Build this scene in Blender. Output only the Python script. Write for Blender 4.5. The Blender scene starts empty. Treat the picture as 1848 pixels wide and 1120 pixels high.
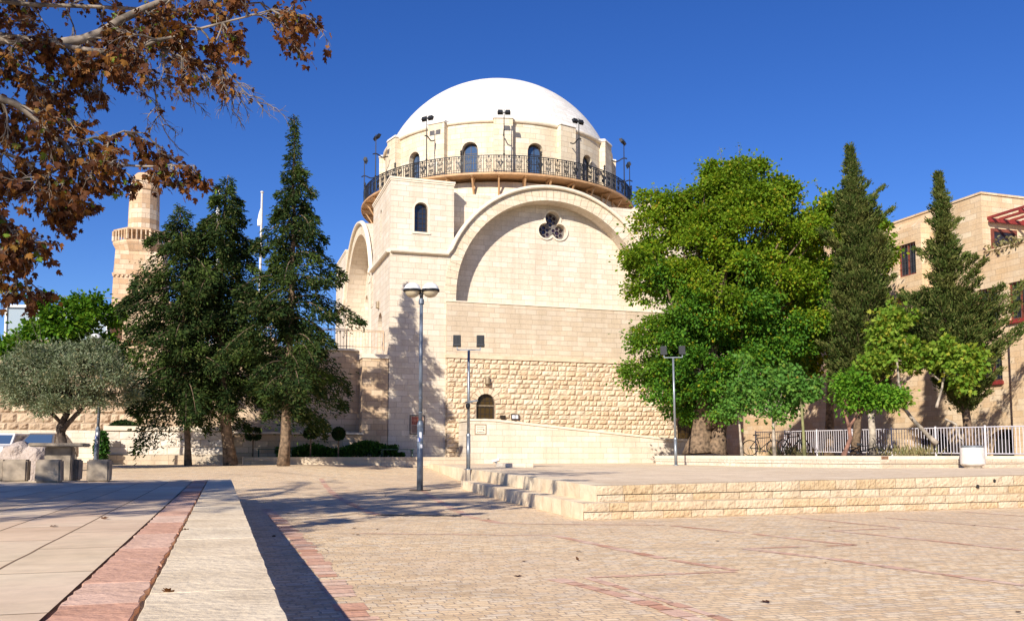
import bpy, bmesh, math, random
import numpy as np
from mathutils import Vector, Matrix
from mathutils.geometry import tessellate_polygon
R = math.radians
scene = bpy.context.scene
col = scene.collection
rng = random.Random(7)
nr = np.random.default_rng(11)

# ------------------------------------------------------------------ camera, sky, sun
EYE = 1.0; FPX = 1600.0; PITCH = R(4.5); YPP = 820 - FPX * math.tan(PITCH)
cd = bpy.data.cameras.new('camera'); cam = bpy.data.objects.new('camera', cd); col.objects.link(cam)
cam.location = (0, 0, EYE); cam.rotation_euler = (R(90) + PITCH, 0, 0)
cd.sensor_fit = 'HORIZONTAL'; cd.sensor_width = 36; cd.lens = 36 * FPX / 1848
cd.shift_y = (YPP - 560) / 1848
cd.clip_start = 0.05; cd.clip_end = 2000
scene.camera = cam
SUN = Vector((-0.70, -1.70, 1.0)).normalized()
w = bpy.data.worlds.new('World'); scene.world = w; w.use_nodes = True
nt = w.node_tree; bg = nt.nodes['Background']
sky = nt.nodes.new('ShaderNodeTexSky'); sky.sky_type = 'NISHITA'; sky.sun_disc = False
sky.sun_elevation = math.asin(SUN.z); sky.sun_rotation = math.atan2(SUN.x, SUN.y) % (2 * math.pi)
sky.altitude = 750; sky.air_density = 1.0; sky.dust_density = 0.0; sky.ozone_density = 5.0
hs = nt.nodes.new('ShaderNodeHueSaturation'); hs.inputs['Saturation'].default_value = 1.22
hs.inputs['Hue'].default_value = 0.518
nt.links.new(sky.outputs[0], hs.inputs['Color']); nt.links.new(hs.outputs[0], bg.inputs[0])
bg.inputs[1].default_value = 0.095
ld = bpy.data.lights.new('sun', 'SUN'); ld.energy = 5.0; ld.angle = R(0.5); ld.color = (1.0, 0.92, 0.79)
sun = bpy.data.objects.new('sun', ld); col.objects.link(sun)
sun.rotation_euler = (-SUN).to_track_quat('-Z', 'Y').to_euler()
scene.view_settings.view_transform = 'Standard'; scene.view_settings.look = 'None'
scene.view_settings.exposure = 0.5; scene.view_settings.gamma = 1.0

# ------------------------------------------------------------------ measuring helpers
AX = R(18.1); DU = Vector((math.cos(AX), math.sin(AX), 0)); DW = Vector((-math.sin(AX), math.cos(AX), 0))
CORNER = Vector((-5.86, 42.0, 0))
def at(x, y, Y):
    u = (x - 924) / FPX; v = (YPP - y) / FPX
    r = Vector((u, math.cos(PITCH) - v * math.sin(PITCH), math.sin(PITCH) + v * math.cos(PITCH)))
    t = Y / r.y
    return Vector((r.x * t, Y, EYE + r.z * t))
def loc(u, ww, z=0): return CORNER + DU * u + DW * ww + Vector((0, 0, z))
def smooth(t): t = min(max(t, 0), 1); return t * t * (3 - 2 * t)
def zg(X, Y):
    k = min(max((X + 8) / 4, 0), 1)
    return 0.58 * smooth((Y - 20) / (15 + 14 * k))
def zp(X, Y): return 0.5 + 0.1 * max(min(max((Y - 14.2) / 24, 0), 1), min(max((X - 1.4) / 10, 0), 1))

# ------------------------------------------------------------------ materials
def mat(name):
    m = bpy.data.materials.new(name); m.use_nodes = True
    return m, m.node_tree, m.node_tree.nodes['Principled BSDF']
def N(t, typ, **kw):
    n = t.nodes.new(typ)
    for k, v in kw.items():
        if k in n.inputs.keys(): n.inputs[k].default_value = v
        else: setattr(n, k, v)
    return n
def rgba(c): return (c[0], c[1], c[2], 1)
def ramp(t, fac, stops):
    n = t.nodes.new('ShaderNodeValToRGB'); e = n.color_ramp.elements
    while len(e) < len(stops): e.new(0.5)
    for i, (p, c) in enumerate(stops): e[i].position = p; e[i].color = rgba(c)
    t.links.new(fac, n.inputs[0]); return n.outputs[0]
def mix(t, fac, a, b, mode='MIX'):
    n = t.nodes.new('ShaderNodeMix'); n.data_type = 'RGBA'; n.blend_type = mode
    for s, v in ((n.inputs[0], fac), (n.inputs[6], a), (n.inputs[7], b)):
        if isinstance(v, (int, float)): s.default_value = v
        elif isinstance(v, (tuple, list)): s.default_value = rgba(v)
        else: t.links.new(v, s)
    return n.outputs[2]
def plain(name, c, rough=0.6, metal=0.0, noise=0.12, scale=8, bump=0.0):
    m, t, b = mat(name)
    tc = N(t, 'ShaderNodeTexCoord'); ns = N(t, 'ShaderNodeTexNoise', Scale=scale, Detail=6.0)
    t.links.new(tc.outputs['Object'], ns.inputs['Vector'])
    d = [max(0, x * (1 - 2 * noise)) for x in c]; l = [min(1, x * (1 + noise)) for x in c]
    t.links.new(ramp(t, ns.outputs[0], [(0.3, d), (0.7, l)]), b.inputs['Base Color'])
    b.inputs['Roughness'].default_value = rough; b.inputs['Metallic'].default_value = metal
    if bump:
        bp = N(t, 'ShaderNodeBump', Strength=1.0, Distance=bump); t.links.new(ns.outputs[0], bp.inputs['Height'])
        t.links.new(bp.outputs[0], b.inputs['Normal'])
    return m
def stone(name, c1, c2, mortar, bw=0.6, bh=0.28, ms=0.012, relief=0.006, grain=0.004, gscale=14, stain=0.25, stainc=None, rough=0.85, alt=None, offset=0.5, warp=0.0, streak=0.35):
    m, t, b = mat(name)
    tc = N(t, 'ShaderNodeTexCoord'); uv = tc.outputs['UV']
    if warp:
        wn = N(t, 'ShaderNodeTexNoise', Scale=1.6, Detail=2.0); t.links.new(uv, wn.inputs['Vector'])
        vm = N(t, 'ShaderNodeVectorMath', operation='MULTIPLY_ADD'); t.links.new(wn.outputs['Color'], vm.inputs[0])
        vm.inputs[1].default_value = (warp, warp, 0); t.links.new(uv, vm.inputs[2]); uv = vm.outputs[0]
    br = N(t, 'ShaderNodeTexBrick', Scale=1.0); br.offset = offset; br.squash = 1.25; br.squash_frequency = 3
    br.inputs['Brick Width'].default_value = bw; br.inputs['Row Height'].default_value = bh
    br.inputs['Mortar Size'].default_value = ms; br.inputs['Mortar Smooth'].default_value = 0.3
    br.inputs['Color1'].default_value = (0, 0, 0, 1); br.inputs['Color2'].default_value = (1, 1, 1, 1)
    br.inputs['Mortar'].default_value = (0.5, 0.5, 0.5, 1)
    t.links.new(uv, br.inputs['Vector'])
    a = alt or [(x + y) / 2 for x, y in zip(c1, c2)]
    cc = ramp(t, br.outputs['Color'], [(0.0, c1), (0.45, a), (0.75, c2), (1.0, [min(1, x * 1.08) for x in c2])])
    n1 = N(t, 'ShaderNodeTexNoise', Scale=0.35, Detail=5.0, Roughness=0.6); t.links.new(tc.outputs['Object'], n1.inputs['Vector'])
    sc = stainc or [x * 0.62 for x in c1]
    sf = ramp(t, n1.outputs[0], [(0.42, (0, 0, 0)), (0.72, (stain,) * 3)])
    cc = mix(t, sf, cc, sc)
    n2 = N(t, 'ShaderNodeTexNoise', Scale=gscale, Detail=8.0, Roughness=0.65); t.links.new(tc.outputs['Object'], n2.inputs['Vector'])
    cc = mix(t, 0.35, cc, ramp(t, n2.outputs[0], [(0.3, (0.55,) * 3), (0.6, (1, 1, 1))]), 'MULTIPLY')
    mv = N(t, 'ShaderNodeMapping'); mv.inputs['Scale'].default_value = (1.6, 0.12, 1); t.links.new(tc.outputs['UV'], mv.inputs[0])
    nv = N(t, 'ShaderNodeTexNoise', Scale=1.0, Detail=6.0, Roughness=0.65); t.links.new(mv.outputs[0], nv.inputs['Vector'])
    cc = mix(t, streak, cc, ramp(t, nv.outputs[0], [(0.40, (1, 1, 1)), (0.72, (0.55, 0.48, 0.40))]), 'MULTIPLY')
    cc = mix(t, br.outputs['Fac'], cc, mortar)
    t.links.new(cc, b.inputs['Base Color']); b.inputs['Roughness'].default_value = rough
    b.inputs['Specular IOR Level'].default_value = 0.08
    # height: blocks stand proud of joints, plus grain
    inv = N(t, 'ShaderNodeMath', operation='MULTIPLY'); t.links.new(br.outputs['Fac'], inv.inputs[0]); inv.inputs[1].default_value = -relief
    ad = N(t, 'ShaderNodeMath', operation='MULTIPLY_ADD'); t.links.new(n2.outputs[0], ad.inputs[0]); ad.inputs[1].default_value = grain; t.links.new(inv.outputs[0], ad.inputs[2])
    bp = N(t, 'ShaderNodeBump', Strength=1.0, Distance=1.0); t.links.new(ad.outputs[0], bp.inputs['Height'])
    t.links.new(bp.outputs[0], b.inputs['Normal'])
    return m
def rock(name, c1, c2, bump=0.02, scale=3.0):
    m, t, b = mat(name)
    tc = N(t, 'ShaderNodeTexCoord'); ge = N(t, 'ShaderNodeNewGeometry')
    n1 = N(t, 'ShaderNodeTexNoise', Scale=scale, Detail=8.0, Roughness=0.65); t.links.new(tc.outputs['Object'], n1.inputs['Vector'])
    cc = mix(t, ge.outputs['Random Per Island'], c1, c2)
    cc = mix(t, 0.6, cc, ramp(t, n1.outputs[0], [(0.3, (0.62, 0.57, 0.52)), (0.58, (1, 1, 1))]), 'MULTIPLY')
    t.links.new(cc, b.inputs['Base Color']); b.inputs['Roughness'].default_value = 0.95; b.inputs['Specular IOR Level'].default_value = 0.06
    n2 = N(t, 'ShaderNodeTexNoise', Scale=18.0, Detail=8.0); t.links.new(tc.outputs['Object'], n2.inputs['Vector'])
    bp = N(t, 'ShaderNodeBump', Strength=1.0, Distance=bump); t.links.new(n2.outputs[0], bp.inputs['Height']); t.links.new(bp.outputs[0], b.inputs['Normal'])
    return m
def foliage(name, stops, trans=0.35, rough=0.55, patch=None):
    m, t, b = mat(name)
    ge = N(t, 'ShaderNodeNewGeometry'); cc = ramp(t, ge.outputs['Random Per Island'], stops)
    if patch:
        tc = N(t, 'ShaderNodeTexCoord'); n1 = N(t, 'ShaderNodeTexNoise', Scale=patch[1], Detail=3.0); t.links.new(tc.outputs['Object'], n1.inputs['Vector'])
        cc = mix(t, ramp(t, n1.outputs[0], [(0.5, (0, 0, 0)), (0.68, (patch[2],) * 3)]), cc, patch[0])
    t.links.new(cc, b.inputs['Base Color']); b.inputs['Roughness'].default_value = rough; b.inputs['Specular IOR Level'].default_value = 0.15
    tr = N(t, 'ShaderNodeBsdfTranslucent'); t.links.new(mix(t, 1.0, cc, (1.0, 1.0, 0.55), 'MULTIPLY'), tr.inputs['Color'])
    ms = N(t, 'ShaderNodeMixShader'); ms.inputs[0].default_value = trans
    t.links.new(b.outputs[0], ms.inputs[1]); t.links.new(tr.outputs[0], ms.inputs[2])
    t.links.new(ms.outputs[0], t.nodes['Material Output'].inputs['Surface'])
    return m
def glass(name, c, rough=0.08, spec=0.8):
    m, t, b = mat(name); b.inputs['Base Color'].default_value = rgba(c); b.inputs['Roughness'].default_value = rough
    b.inputs['Specular IOR Level'].default_value = spec
    tc = N(t, 'ShaderNodeTexCoord'); n = N(t, 'ShaderNodeTexNoise', Scale=2.0, Detail=2.0); t.links.new(tc.outputs['Object'], n.inputs['Vector'])
    bp = N(t, 'ShaderNodeBump', Strength=0.3, Distance=0.02); t.links.new(n.outputs[0], bp.inputs['Height']); t.links.new(bp.outputs[0], b.inputs['Normal'])
    return m

M = {}
M['ashlar'] = stone('ashlar_limestone', (0.70, 0.60, 0.475), (0.745, 0.66, 0.55), (0.47, 0.385, 0.30), 0.62, 0.27, 0.009, 0.005, 0.003, 16, 0.14, alt=(0.725, 0.635, 0.515))
M['ashlar_tan'] = stone('tan_ashlar_limestone', (0.56, 0.40, 0.27), (0.66, 0.51, 0.36), (0.38, 0.29, 0.20), 0.55, 0.27, 0.012, 0.008, 0.006, 16, 0.25, alt=(0.62, 0.46, 0.30))
M['tooled'] = stone('tooled_limestone', (0.63, 0.52, 0.39), (0.68, 0.575, 0.45), (0.46, 0.37, 0.28), 0.55, 0.25, 0.010, 0.008, 0.02, 22, 0.3, alt=(0.66, 0.54, 0.40))
M['trim'] = plain('smooth_stone_trim', (0.76, 0.66, 0.52), 0.8, 0, 0.06, 5, 0.003)
M['dome'] = stone('white_dome_stone', (0.72, 0.69, 0.65), (0.80, 0.78, 0.75), (0.52, 0.48, 0.43), 0.7, 0.25, 0.012, 0.004, 0.002, 10, 0.15, stainc=(0.62, 0.57, 0.50))
M['drum'] = stone('drum_limestone', (0.70, 0.59, 0.44), (0.75, 0.66, 0.52), (0.50, 0.40, 0.30), 0.6, 0.3, 0.010, 0.006, 0.003, 14, 0.12, alt=(0.74, 0.62, 0.46))
M['boss'] = rock('rusticated_block_stone', (0.64, 0.48, 0.32), (0.72, 0.60, 0.45), 0.012, 2.2)
M['boss_old'] = rock('old_wall_block_stone', (0.42, 0.31, 0.21), (0.60, 0.48, 0.34), 0.02, 2.0)
M['boss_white'] = rock('white_wall_block_stone', (0.72, 0.64, 0.55), (0.78, 0.71, 0.62), 0.012, 2.2)
M['joint'] = plain('joint_mortar', (0.40, 0.30, 0.21), 0.95, 0, 0.2, 6, 0.004)
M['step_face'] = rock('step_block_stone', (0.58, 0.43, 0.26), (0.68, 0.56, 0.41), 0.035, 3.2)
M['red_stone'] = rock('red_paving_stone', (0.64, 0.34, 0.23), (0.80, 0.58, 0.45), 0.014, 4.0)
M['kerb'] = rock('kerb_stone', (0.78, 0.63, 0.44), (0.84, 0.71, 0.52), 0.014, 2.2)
M['iron'] = plain('black_wrought_iron', (0.022, 0.024, 0.028), 0.5, 0.4, 0.1, 20)
M['darkframe'] = plain('dark_bronze_frame', (0.05, 0.035, 0.025), 0.5, 0.3)
M['wood'] = plain('orange_brown_soffit_wood', (0.50, 0.29, 0.14), 0.6, 0, 0.12, 4)
M['winglass'] = glass('dark_window_glass', (0.02, 0.025, 0.035))
M['skyglass'] = glass('sky_reflection_blue_glass', (0.05, 0.09, 0.17), 0.05, 1.0)  # blue of the reflected sky is put into the glass colour
M['amberglass'] = glass('amber_door_glass', (0.06, 0.035, 0.008), 0.3, 0.3)
M['galv'] = plain('galvanised_steel', (0.30, 0.33, 0.36), 0.42, 0.6, 0.1, 10)
M['greypost'] = plain('blue_grey_painted_post', (0.14, 0.17, 0.22), 0.45, 0.2, 0.2, 6)
M['white'] = plain('white_paint', (0.75, 0.75, 0.75), 0.5, 0, 0.05, 6)
M['whiterail'] = plain('pale_lilac_white_railing_paint', (0.66, 0.63, 0.68), 0.5, 0, 0.05, 6)
M['diffuser'] = plain('frosted_lamp_diffuser', (0.52, 0.44, 0.30), 0.25, 0, 0.1, 3)
M['concrete'] = plain('weathered_concrete', (0.34, 0.28, 0.215), 0.9, 0, 0.25, 5, 0.006)
M['whiteconcrete'] = plain('pale_concrete', (0.66, 0.62, 0.58), 0.85, 0, 0.12, 5, 0.003)
M['redwood'] = plain('dark_red_painted_wood', (0.26, 0.035, 0.03), 0.5, 0, 0.15, 6)
M['redframe'] = plain('red_brown_window_frame', (0.20, 0.055, 0.035), 0.5, 0, 0.15, 6)
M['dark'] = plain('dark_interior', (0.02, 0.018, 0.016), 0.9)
M['rubber'] = plain('black_rubber', (0.02, 0.02, 0.022), 0.8)
M['bark'] = plain('brown_bark', (0.20, 0.135, 0.085), 0.95, 0, 0.4, 7, 0.03)
M['bark_pale'] = plain('pale_bark', (0.40, 0.34, 0.27), 0.9, 0, 0.35, 5, 0.01)
M['bark_dark'] = plain('dark_bark', (0.07, 0.052, 0.042), 0.95, 0, 0.4, 7, 0.03)
M['bark_red'] = plain('reddish_bark', (0.26, 0.13, 0.09), 0.9, 0, 0.3, 7, 0.01)
M['bark_green'] = plain('green_young_bark', (0.22, 0.22, 0.09), 0.8, 0, 0.2, 7, 0.005)
M['soil'] = plain('reddish_soil', (0.22, 0.12, 0.07), 0.95, 0, 0.3, 9, 0.02)
M['paper'] = plain('white_notice_paper', (0.72, 0.72, 0.78), 0.7, 0, 0.05)
M['ink'] = plain('dark_ink', (0.10, 0.075, 0.06), 0.8)
M['tarmac'] = plain('grey_street_surface', (0.16, 0.15, 0.14), 0.9, 0, 0.2, 6)
M['carpaint'] = plain('silver_car_paint', (0.22, 0.20, 0.19), 0.3, 0.5, 0.05)
M['carwhite'] = plain('white_car_paint', (0.65, 0.62, 0.60), 0.3, 0.0, 0.05)
M['green_metal'] = plain('dark_green_painted_metal', (0.015, 0.05, 0.035), 0.45, 0.2)
M['tan_metal'] = plain('tan_metal_fixture', (0.30, 0.23, 0.15), 0.5, 0.3)

# ------------------------------------------------------------------ mesh builder
class MB:
    def __init__(s): s.v = []; s.f = []; s.uv = {}
    def quad(s, a, b, c, d): i = len(s.v); s.v += [tuple(a), tuple(b), tuple(c), tuple(d)]; s.f.append((i, i+1, i+2, i+3))
    def poly(s, pts): i = len(s.v); s.v += [tuple(p) for p in pts]; s.f.append(tuple(range(i, i+len(pts))))
    def box(s, x0, y0, z0, x1, y1, z1, M4=None):
        P = [Vector(p) for p in ((x0,y0,z0),(x1,y0,z0),(x1,y1,z0),(x0,y1,z0),(x0,y0,z1),(x1,y0,z1),(x1,y1,z1),(x0,y1,z1))]
        if M4 is not None: P = [M4 @ p for p in P]
        i = len(s.v); s.v += [tuple(p) for p in P]
        s.f += [tuple(i+k for k in q) for q in ((0,3,2,1),(4,5,6,7),(0,1,5,4),(1,2,6,5),(2,3,7,6),(3,0,4,7))]
    def hexa(s, lo, hi):   # two rings of n points, closed prism between
        n = len(lo); i = len(s.v); s.v += [tuple(p) for p in lo] + [tuple(p) for p in hi]
        for k in range(n): s.f.append((i+k, i+(k+1) % n, i+n+(k+1) % n, i+n+k))
        s.f.append(tuple(i+n-1-k for k in range(n))); s.f.append(tuple(i+n+k for k in range(n)))
    def tube(s, pts, rad, n=8, cap=True):
        pts = [Vector(p) for p in pts]; i0 = len(s.v); m = len(pts)
        if not hasattr(rad, '__len__'): rad = [rad] * m
        ref = Vector((0.3, 0.2, 1)) if abs((pts[-1]-pts[0]).normalized().z) < 0.9 else Vector((1, 0.1, 0))
        for k, p in enumerate(pts):
            d = (pts[min(k+1, m-1)] - pts[max(k-1, 0)])
            if d.length < 1e-9: d = Vector((0, 0, 1))
            d.normalize(); a = d.cross(ref)
            if a.length < 1e-3: a = d.cross(Vector((0, 1, 0)))
            a.normalize(); b = d.cross(a)
            for j in range(n):
                t = 2*math.pi*j/n; s.v.append(tuple(p + (a*math.cos(t) + b*math.sin(t)) * rad[k]))
        for k in range(m-1):
            for j in range(n):
                s.f.append((i0+k*n+j, i0+k*n+(j+1) % n, i0+(k+1)*n+(j+1) % n, i0+(k+1)*n+j))
        if cap:
            s.f.append(tuple(i0+j for j in range(n))); s.f.append(tuple(i0+(m-1)*n+n-1-j for j in range(n)))
    def lathe(s, prof, c=(0, 0, 0), n=24, a0=0.0, a1=2*math.pi, M4=None):
        full = abs(a1-a0-2*math.pi) < 1e-6; k = n if full else n+1; i0 = len(s.v)
        for r, z in prof:
            for j in range(k):
                t = a0+(a1-a0)*j/n; p = Vector((r*math.sin(t), -r*math.cos(t), z))
                if M4 is not None: p = M4 @ p
                s.v.append((c[0]+p.x, c[1]+p.y, c[2]+p.z))
        for a in range(len(prof)-1):
            for j in range(n):
                j2 = (j+1) % k
                s.f.append((i0+a*k+j, i0+a*k+j2, i0+(a+1)*k+j2, i0+(a+1)*k+j))
    def slab(s, outer, holes, f0, f1):
        """polygon with holes in (a,b) space; f0/f1 map (a,b)->front/back point; adds faces and all rims"""
        loops = [outer] + holes
        tri = tessellate_polygon([[Vector((a, b, 0)) for a, b in l] for l in loops])
        flat = [p for l in loops for p in l]; i = len(s.v); n = len(flat)
        s.v += [tuple(f0(*p)) for p in flat] + [tuple(f1(*p)) for p in flat]
        for t in tri:
            A, B, C = (flat[k] for k in t)
            o = (B[0]-A[0])*(C[1]-A[1])-(B[1]-A[1])*(C[0]-A[0])
            if abs(o) < 1e-9: continue
            t = t if o > 0 else (t[0], t[2], t[1])
            s.f.append(tuple(i+k for k in t)); s.f.append((i+n+t[0], i+n+t[2], i+n+t[1]))
        q = 0
        for l in loops:
            m = len(l)
            for k in range(m): s.f.append((i+q+k, i+q+(k+1) % m, i+n+q+(k+1) % m, i+n+q+k))
            q += m
    def build(s, name, m, parent=None, smooth=False, cyl=None, loc_=None, rotz=0, fix=True, uvrot=0.0):
        me = bpy.data.meshes.new(name); me.from_pydata(s.v, [], s.f)
        if fix:
            bm = bmesh.new(); bm.from_mesh(me); bmesh.ops.recalc_face_normals(bm, faces=bm.faces); bm.to_mesh(me); bm.free()
        me.update()
        uvl = me.uv_layers.new(name='UVMap')
        cr, sr = math.cos(uvrot), math.sin(uvrot)
        V = me.vertices
        for p in me.polygons:
            n = p.normal
            c = p.center
            if cyl is not None:
                tc = math.atan2(c.x-cyl[0], -(c.y-cyl[1]))
                for li in p.loop_indices:
                    v = V[me.loops[li].vertex_index].co
                    th = math.atan2(v.x-cyl[0], -(v.y-cyl[1])); d = th-tc
                    if d > math.pi: d -= 2*math.pi
                    if d < -math.pi: d += 2*math.pi
                    uvl.data[li].uv = ((tc+d)*cyl[2], cyl[3](v) if len(cyl) > 3 else v.z)
                continue
            if abs(n.z) > 0.7:
                for li in p.loop_indices:
                    v = V[me.loops[li].vertex_index].co; uvl.data[li].uv = (v.x*cr+v.y*sr, -v.x*sr+v.y*cr)
            else:
                h = math.hypot(n.x, n.y) or 1; tx, ty = -n.y/h, n.x/h
                for li in p.loop_indices:
                    v = V[me.loops[li].vertex_index].co; uvl.data[li].uv = (v.x*tx+v.y*ty, v.z)
        if smooth: me.polygons.foreach_set('use_smooth', [True]*len(me.polygons))
        me.materials.append(m if not isinstance(m, str) else M[m])
        o = bpy.data.objects.new(name, me); col.objects.link(o)
        if parent is not None: o.parent = parent
        if loc_ is not None: o.location = loc_
        o.rotation_euler.z = rotz
        return o
def tag(o, label=None, cat=None, group=None, kind=None):
    if label: o['label'] = label
    if cat: o['category'] = cat
    if group: o['group'] = group
    if kind: o['kind'] = kind
    return o
def empty(name, p=(0, 0, 0), rotz=0, **kw):
    o = bpy.data.objects.new(name, None); col.objects.link(o); o.location = p; o.rotation_euler.z = rotz
    o.empty_display_size = 0.3
    return tag(o, **kw)
def copy_tree(o, parent=None):
    c = o.copy(); col.objects.link(c); c.parent = parent
    for ch in list(o.children): copy_tree(ch, c)
    return c
def arch_pts(cx, z0, zs, hw, n=14):   # opening: straight to spring zs, semicircle
    return [(cx-hw, z0), (cx+hw, z0)] + [(cx+hw*math.cos(math.pi*k/n), zs+hw*math.sin(math.pi*k/n)) for k in range(n+1)]
def blocks(mb, u0, u1, z0, z1, rows, fmap, relief=0.09, lens=(0.35, 0.75), nu=5, nv=4, gap=0.012, cut=None, rnd=None, rough=0.35):
    """dressed stones with bulging faces. fmap(u,z,out)->point. rows=(min,max) course height. cut(zmid)->(a,b) interval left free"""
    rnd = rnd or rng; z = z0
    while z < z1-0.05:
        h = rnd.uniform(*rows)
        if z+h > z1-rows[0]*0.5: h = z1-z
        spans = [(u0, u1)]
        if cut:
            for c in cut(z+h*0.5):
                ns = []
                for a, b in spans:
                    if c[1] <= a or c[0] >= b: ns.append((a, b)); continue
                    if c[0] > a: ns.append((a, c[0]))
                    if c[1] < b: ns.append((c[1], b))
                spans = ns
        for a, b in spans:
            u = a
            while u < b-0.03:
                l = rnd.uniform(*lens)
                if u+l > b-lens[0]*0.6: l = b-u
                base = relief*rnd.uniform(0.45, 1.0); tx, tz = rnd.uniform(-.3, .3), rnd.uniform(-.3, .3)
                i = len(mb.v)
                for q in range(nv+1):
                    for p in range(nu+1):
                        s_, t_ = p/nu, q/nv
                        e = min(s_, 1-s_, 0.5)*l; e2 = min(t_, 1-t_)*h
                        edge = 0 if (p in (0, nu) or q in (0, nv)) else min(1.0, min(e, e2)/(0.28*h)+0.25)
                        o = base*edge*(1+tx*(s_-.5)+tz*(t_-.5)) + (rnd.uniform(-rough, rough)*relief if edge else 0)
                        jx = rnd.uniform(-.12, .12)*l/nu if edge else 0; jz = rnd.uniform(-.12, .12)*h/nv if edge else 0
                        mb.v.append(tuple(fmap(u+gap+(l-2*gap)*s_+jx, z+gap+(h-2*gap)*t_+jz, o+0.006)))
                for q in range(nv):
                    for p in range(nu):
                        k = i+q*(nu+1)+p; mb.f.append((k, k+1, k+nu+2, k+nu+1))
                # rims back to the joint plane
                ring = [i+p for p in range(nu+1)] + [i+q*(nu+1)+nu for q in range(1, nv+1)] + [i+nv*(nu+1)+p for p in range(nu-1, -1, -1)] + [i+q*(nu+1) for q in range(nv-1, 0, -1)]
                u += l
        z += h

# ------------------------------------------------------------------ ground
def grid_sheet(name, mtl, xs, ys, zf, **kw):
    mb = MB(); nx = len(xs)
    for y in ys:
        for x in xs: mb.v.append((x, y, zf(x, y)))
    for j in range(len(ys)-1):
        for i in range(nx-1):
            k = j*nx+i; mb.f.append((k, k+1, k+nx+1, k+nx))
    o = mb.build(name, mtl, fix=False, smooth=True, uvrot=kw.pop('uvrot', 0)); return tag(o, **kw)
def cobble(name):
    m, t, b = mat(name)
    tc = N(t, 'ShaderNodeTexCoord')
    wn = N(t, 'ShaderNodeTexNoise', Scale=3.0, Detail=2.0); t.links.new(tc.outputs['UV'], wn.inputs['Vector'])
    vm = N(t, 'ShaderNodeVectorMath', operation='MULTIPLY_ADD'); t.links.new(wn.outputs['Color'], vm.inputs[0]); vm.inputs[1].default_value = (0.06, 0.06, 0); t.links.new(tc.outputs['UV'], vm.inputs[2])
    br = N(t, 'ShaderNodeTexBrick', Scale=1.0); br.inputs['Brick Width'].default_value = 0.115; br.inputs['Row Height'].default_value = 0.072
    br.inputs['Mortar Size'].default_value = 0.008; br.inputs['Mortar Smooth'].default_value = 0.5
    br.inputs['Color1'].default_value = (0, 0, 0, 1); br.inputs['Color2'].default_value = (1, 1, 1, 1); br.squash = 1.4; br.squash_frequency = 3
    t.links.new(vm.outputs[0], br.inputs['Vector'])
    cc = ramp(t, br.outputs['Color'], [(0.0, (0.66, 0.49, 0.31)), (0.3, (0.84, 0.66, 0.44)), (0.55, (0.90, 0.70, 0.45)), (0.8, (0.93, 0.80, 0.60)), (1.0, (0.74, 0.65, 0.54))])
    n1 = N(t, 'ShaderNodeTexNoise', Scale=0.22, Detail=6.0, Roughness=0.6); t.links.new(tc.outputs['Object'], n1.inputs['Vector'])
    cc = mix(t, ramp(t, n1.outputs[0], [(0.4, (0, 0, 0)), (0.62, (0.55,) * 3)]), cc, (0.72, 0.55, 0.39))
    mp = N(t, 'ShaderNodeMapping'); mp.inputs['Scale'].default_value = (0.5, 1.6, 1); t.links.new(tc.outputs['Object'], mp.inputs[0])
    n3 = N(t, 'ShaderNodeTexNoise', Scale=0.8, Detail=6.0, Roughness=0.7); t.links.new(mp.outputs[0], n3.inputs['Vector'])
    cc = mix(t, 0.7, cc, ramp(t, n3.outputs[0], [(0.3, (0.62, 0.60, 0.60)), (0.5, (0.98, 0.96, 0.93)), (0.75, (1, 1, 1))]), 'MULTIPLY')
    n2 = N(t, 'ShaderNodeTexNoise', Scale=24.0, Detail=6.0, Roughness=0.75); t.links.new(tc.outputs['Object'], n2.inputs['Vector'])
    cc = mix(t, 0.8, cc, ramp(t, n2.outputs[0], [(0.34, (0.36, 0.31, 0.27)), (0.46, (1.0, 0.98, 0.96)), (0.7, (1.08, 1.05, 1.0))]), 'MULTIPLY')
    mp2 = N(t, 'ShaderNodeMapping'); mp2.inputs['Scale'].default_value = (1.0, 0.55, 1); mp2.inputs['Rotation'].default_value = (0, 0, R(18)); t.links.new(tc.outputs['Object'], mp2.inputs[0])
    n4 = N(t, 'ShaderNodeTexNoise', Scale=5.0, Detail=7.0, Roughness=0.75); t.links.new(mp2.outputs[0], n4.inputs['Vector'])
    cc = mix(t, 0.75, cc, ramp(t, n4.outputs[0], [(0.3, (0.68, 0.62, 0.56)), (0.48, (1.02, 1.0, 0.97)), (0.72, (1.12, 1.05, 0.98))]), 'MULTIPLY')
    cc = mix(t, br.outputs['Fac'], cc, (0.60, 0.46, 0.33))
    t.links.new(cc, b.inputs['Base Color']); b.inputs['Roughness'].default_value = 0.95; b.inputs['Specular IOR Level'].default_value = 0.05
    ad = N(t, 'ShaderNodeMath', operation='MULTIPLY'); t.links.new(br.outputs['Fac'], ad.inputs[0]); ad.inputs[1].default_value = -0.006
    a2 = N(t, 'ShaderNodeMath', operation='MULTIPLY_ADD'); t.links.new(n2.outputs[0], a2.inputs[0]); a2.inputs[1].default_value = 0.004; t.links.new(ad.outputs[0], a2.inputs[2])
    a3 = N(t, 'ShaderNodeMath', operation='MULTIPLY_ADD'); t.links.new(br.outputs['Color'], a3.inputs[0]); a3.inputs[1].default_value = 0.003; t.links.new(a2.outputs[0], a3.inputs[2])
    bp = N(t, 'ShaderNodeBump', Strength=1.0, Distance=1.0); t.links.new(a3.outputs[0], bp.inputs['Height']); t.links.new(bp.outputs[0], b.inputs['Normal'])
    return m
M['cobble'] = cobble('small_stone_setts')
M['slab'] = stone('terrace_paving_slabs', (0.80, 0.62, 0.42), (0.88, 0.73, 0.53), (0.24, 0.16, 0.10), 1.15, 0.50, 0.008, 0.008, 0.003, 6, 0.85, stainc=(0.72, 0.50, 0.36), warp=0.02)
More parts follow.
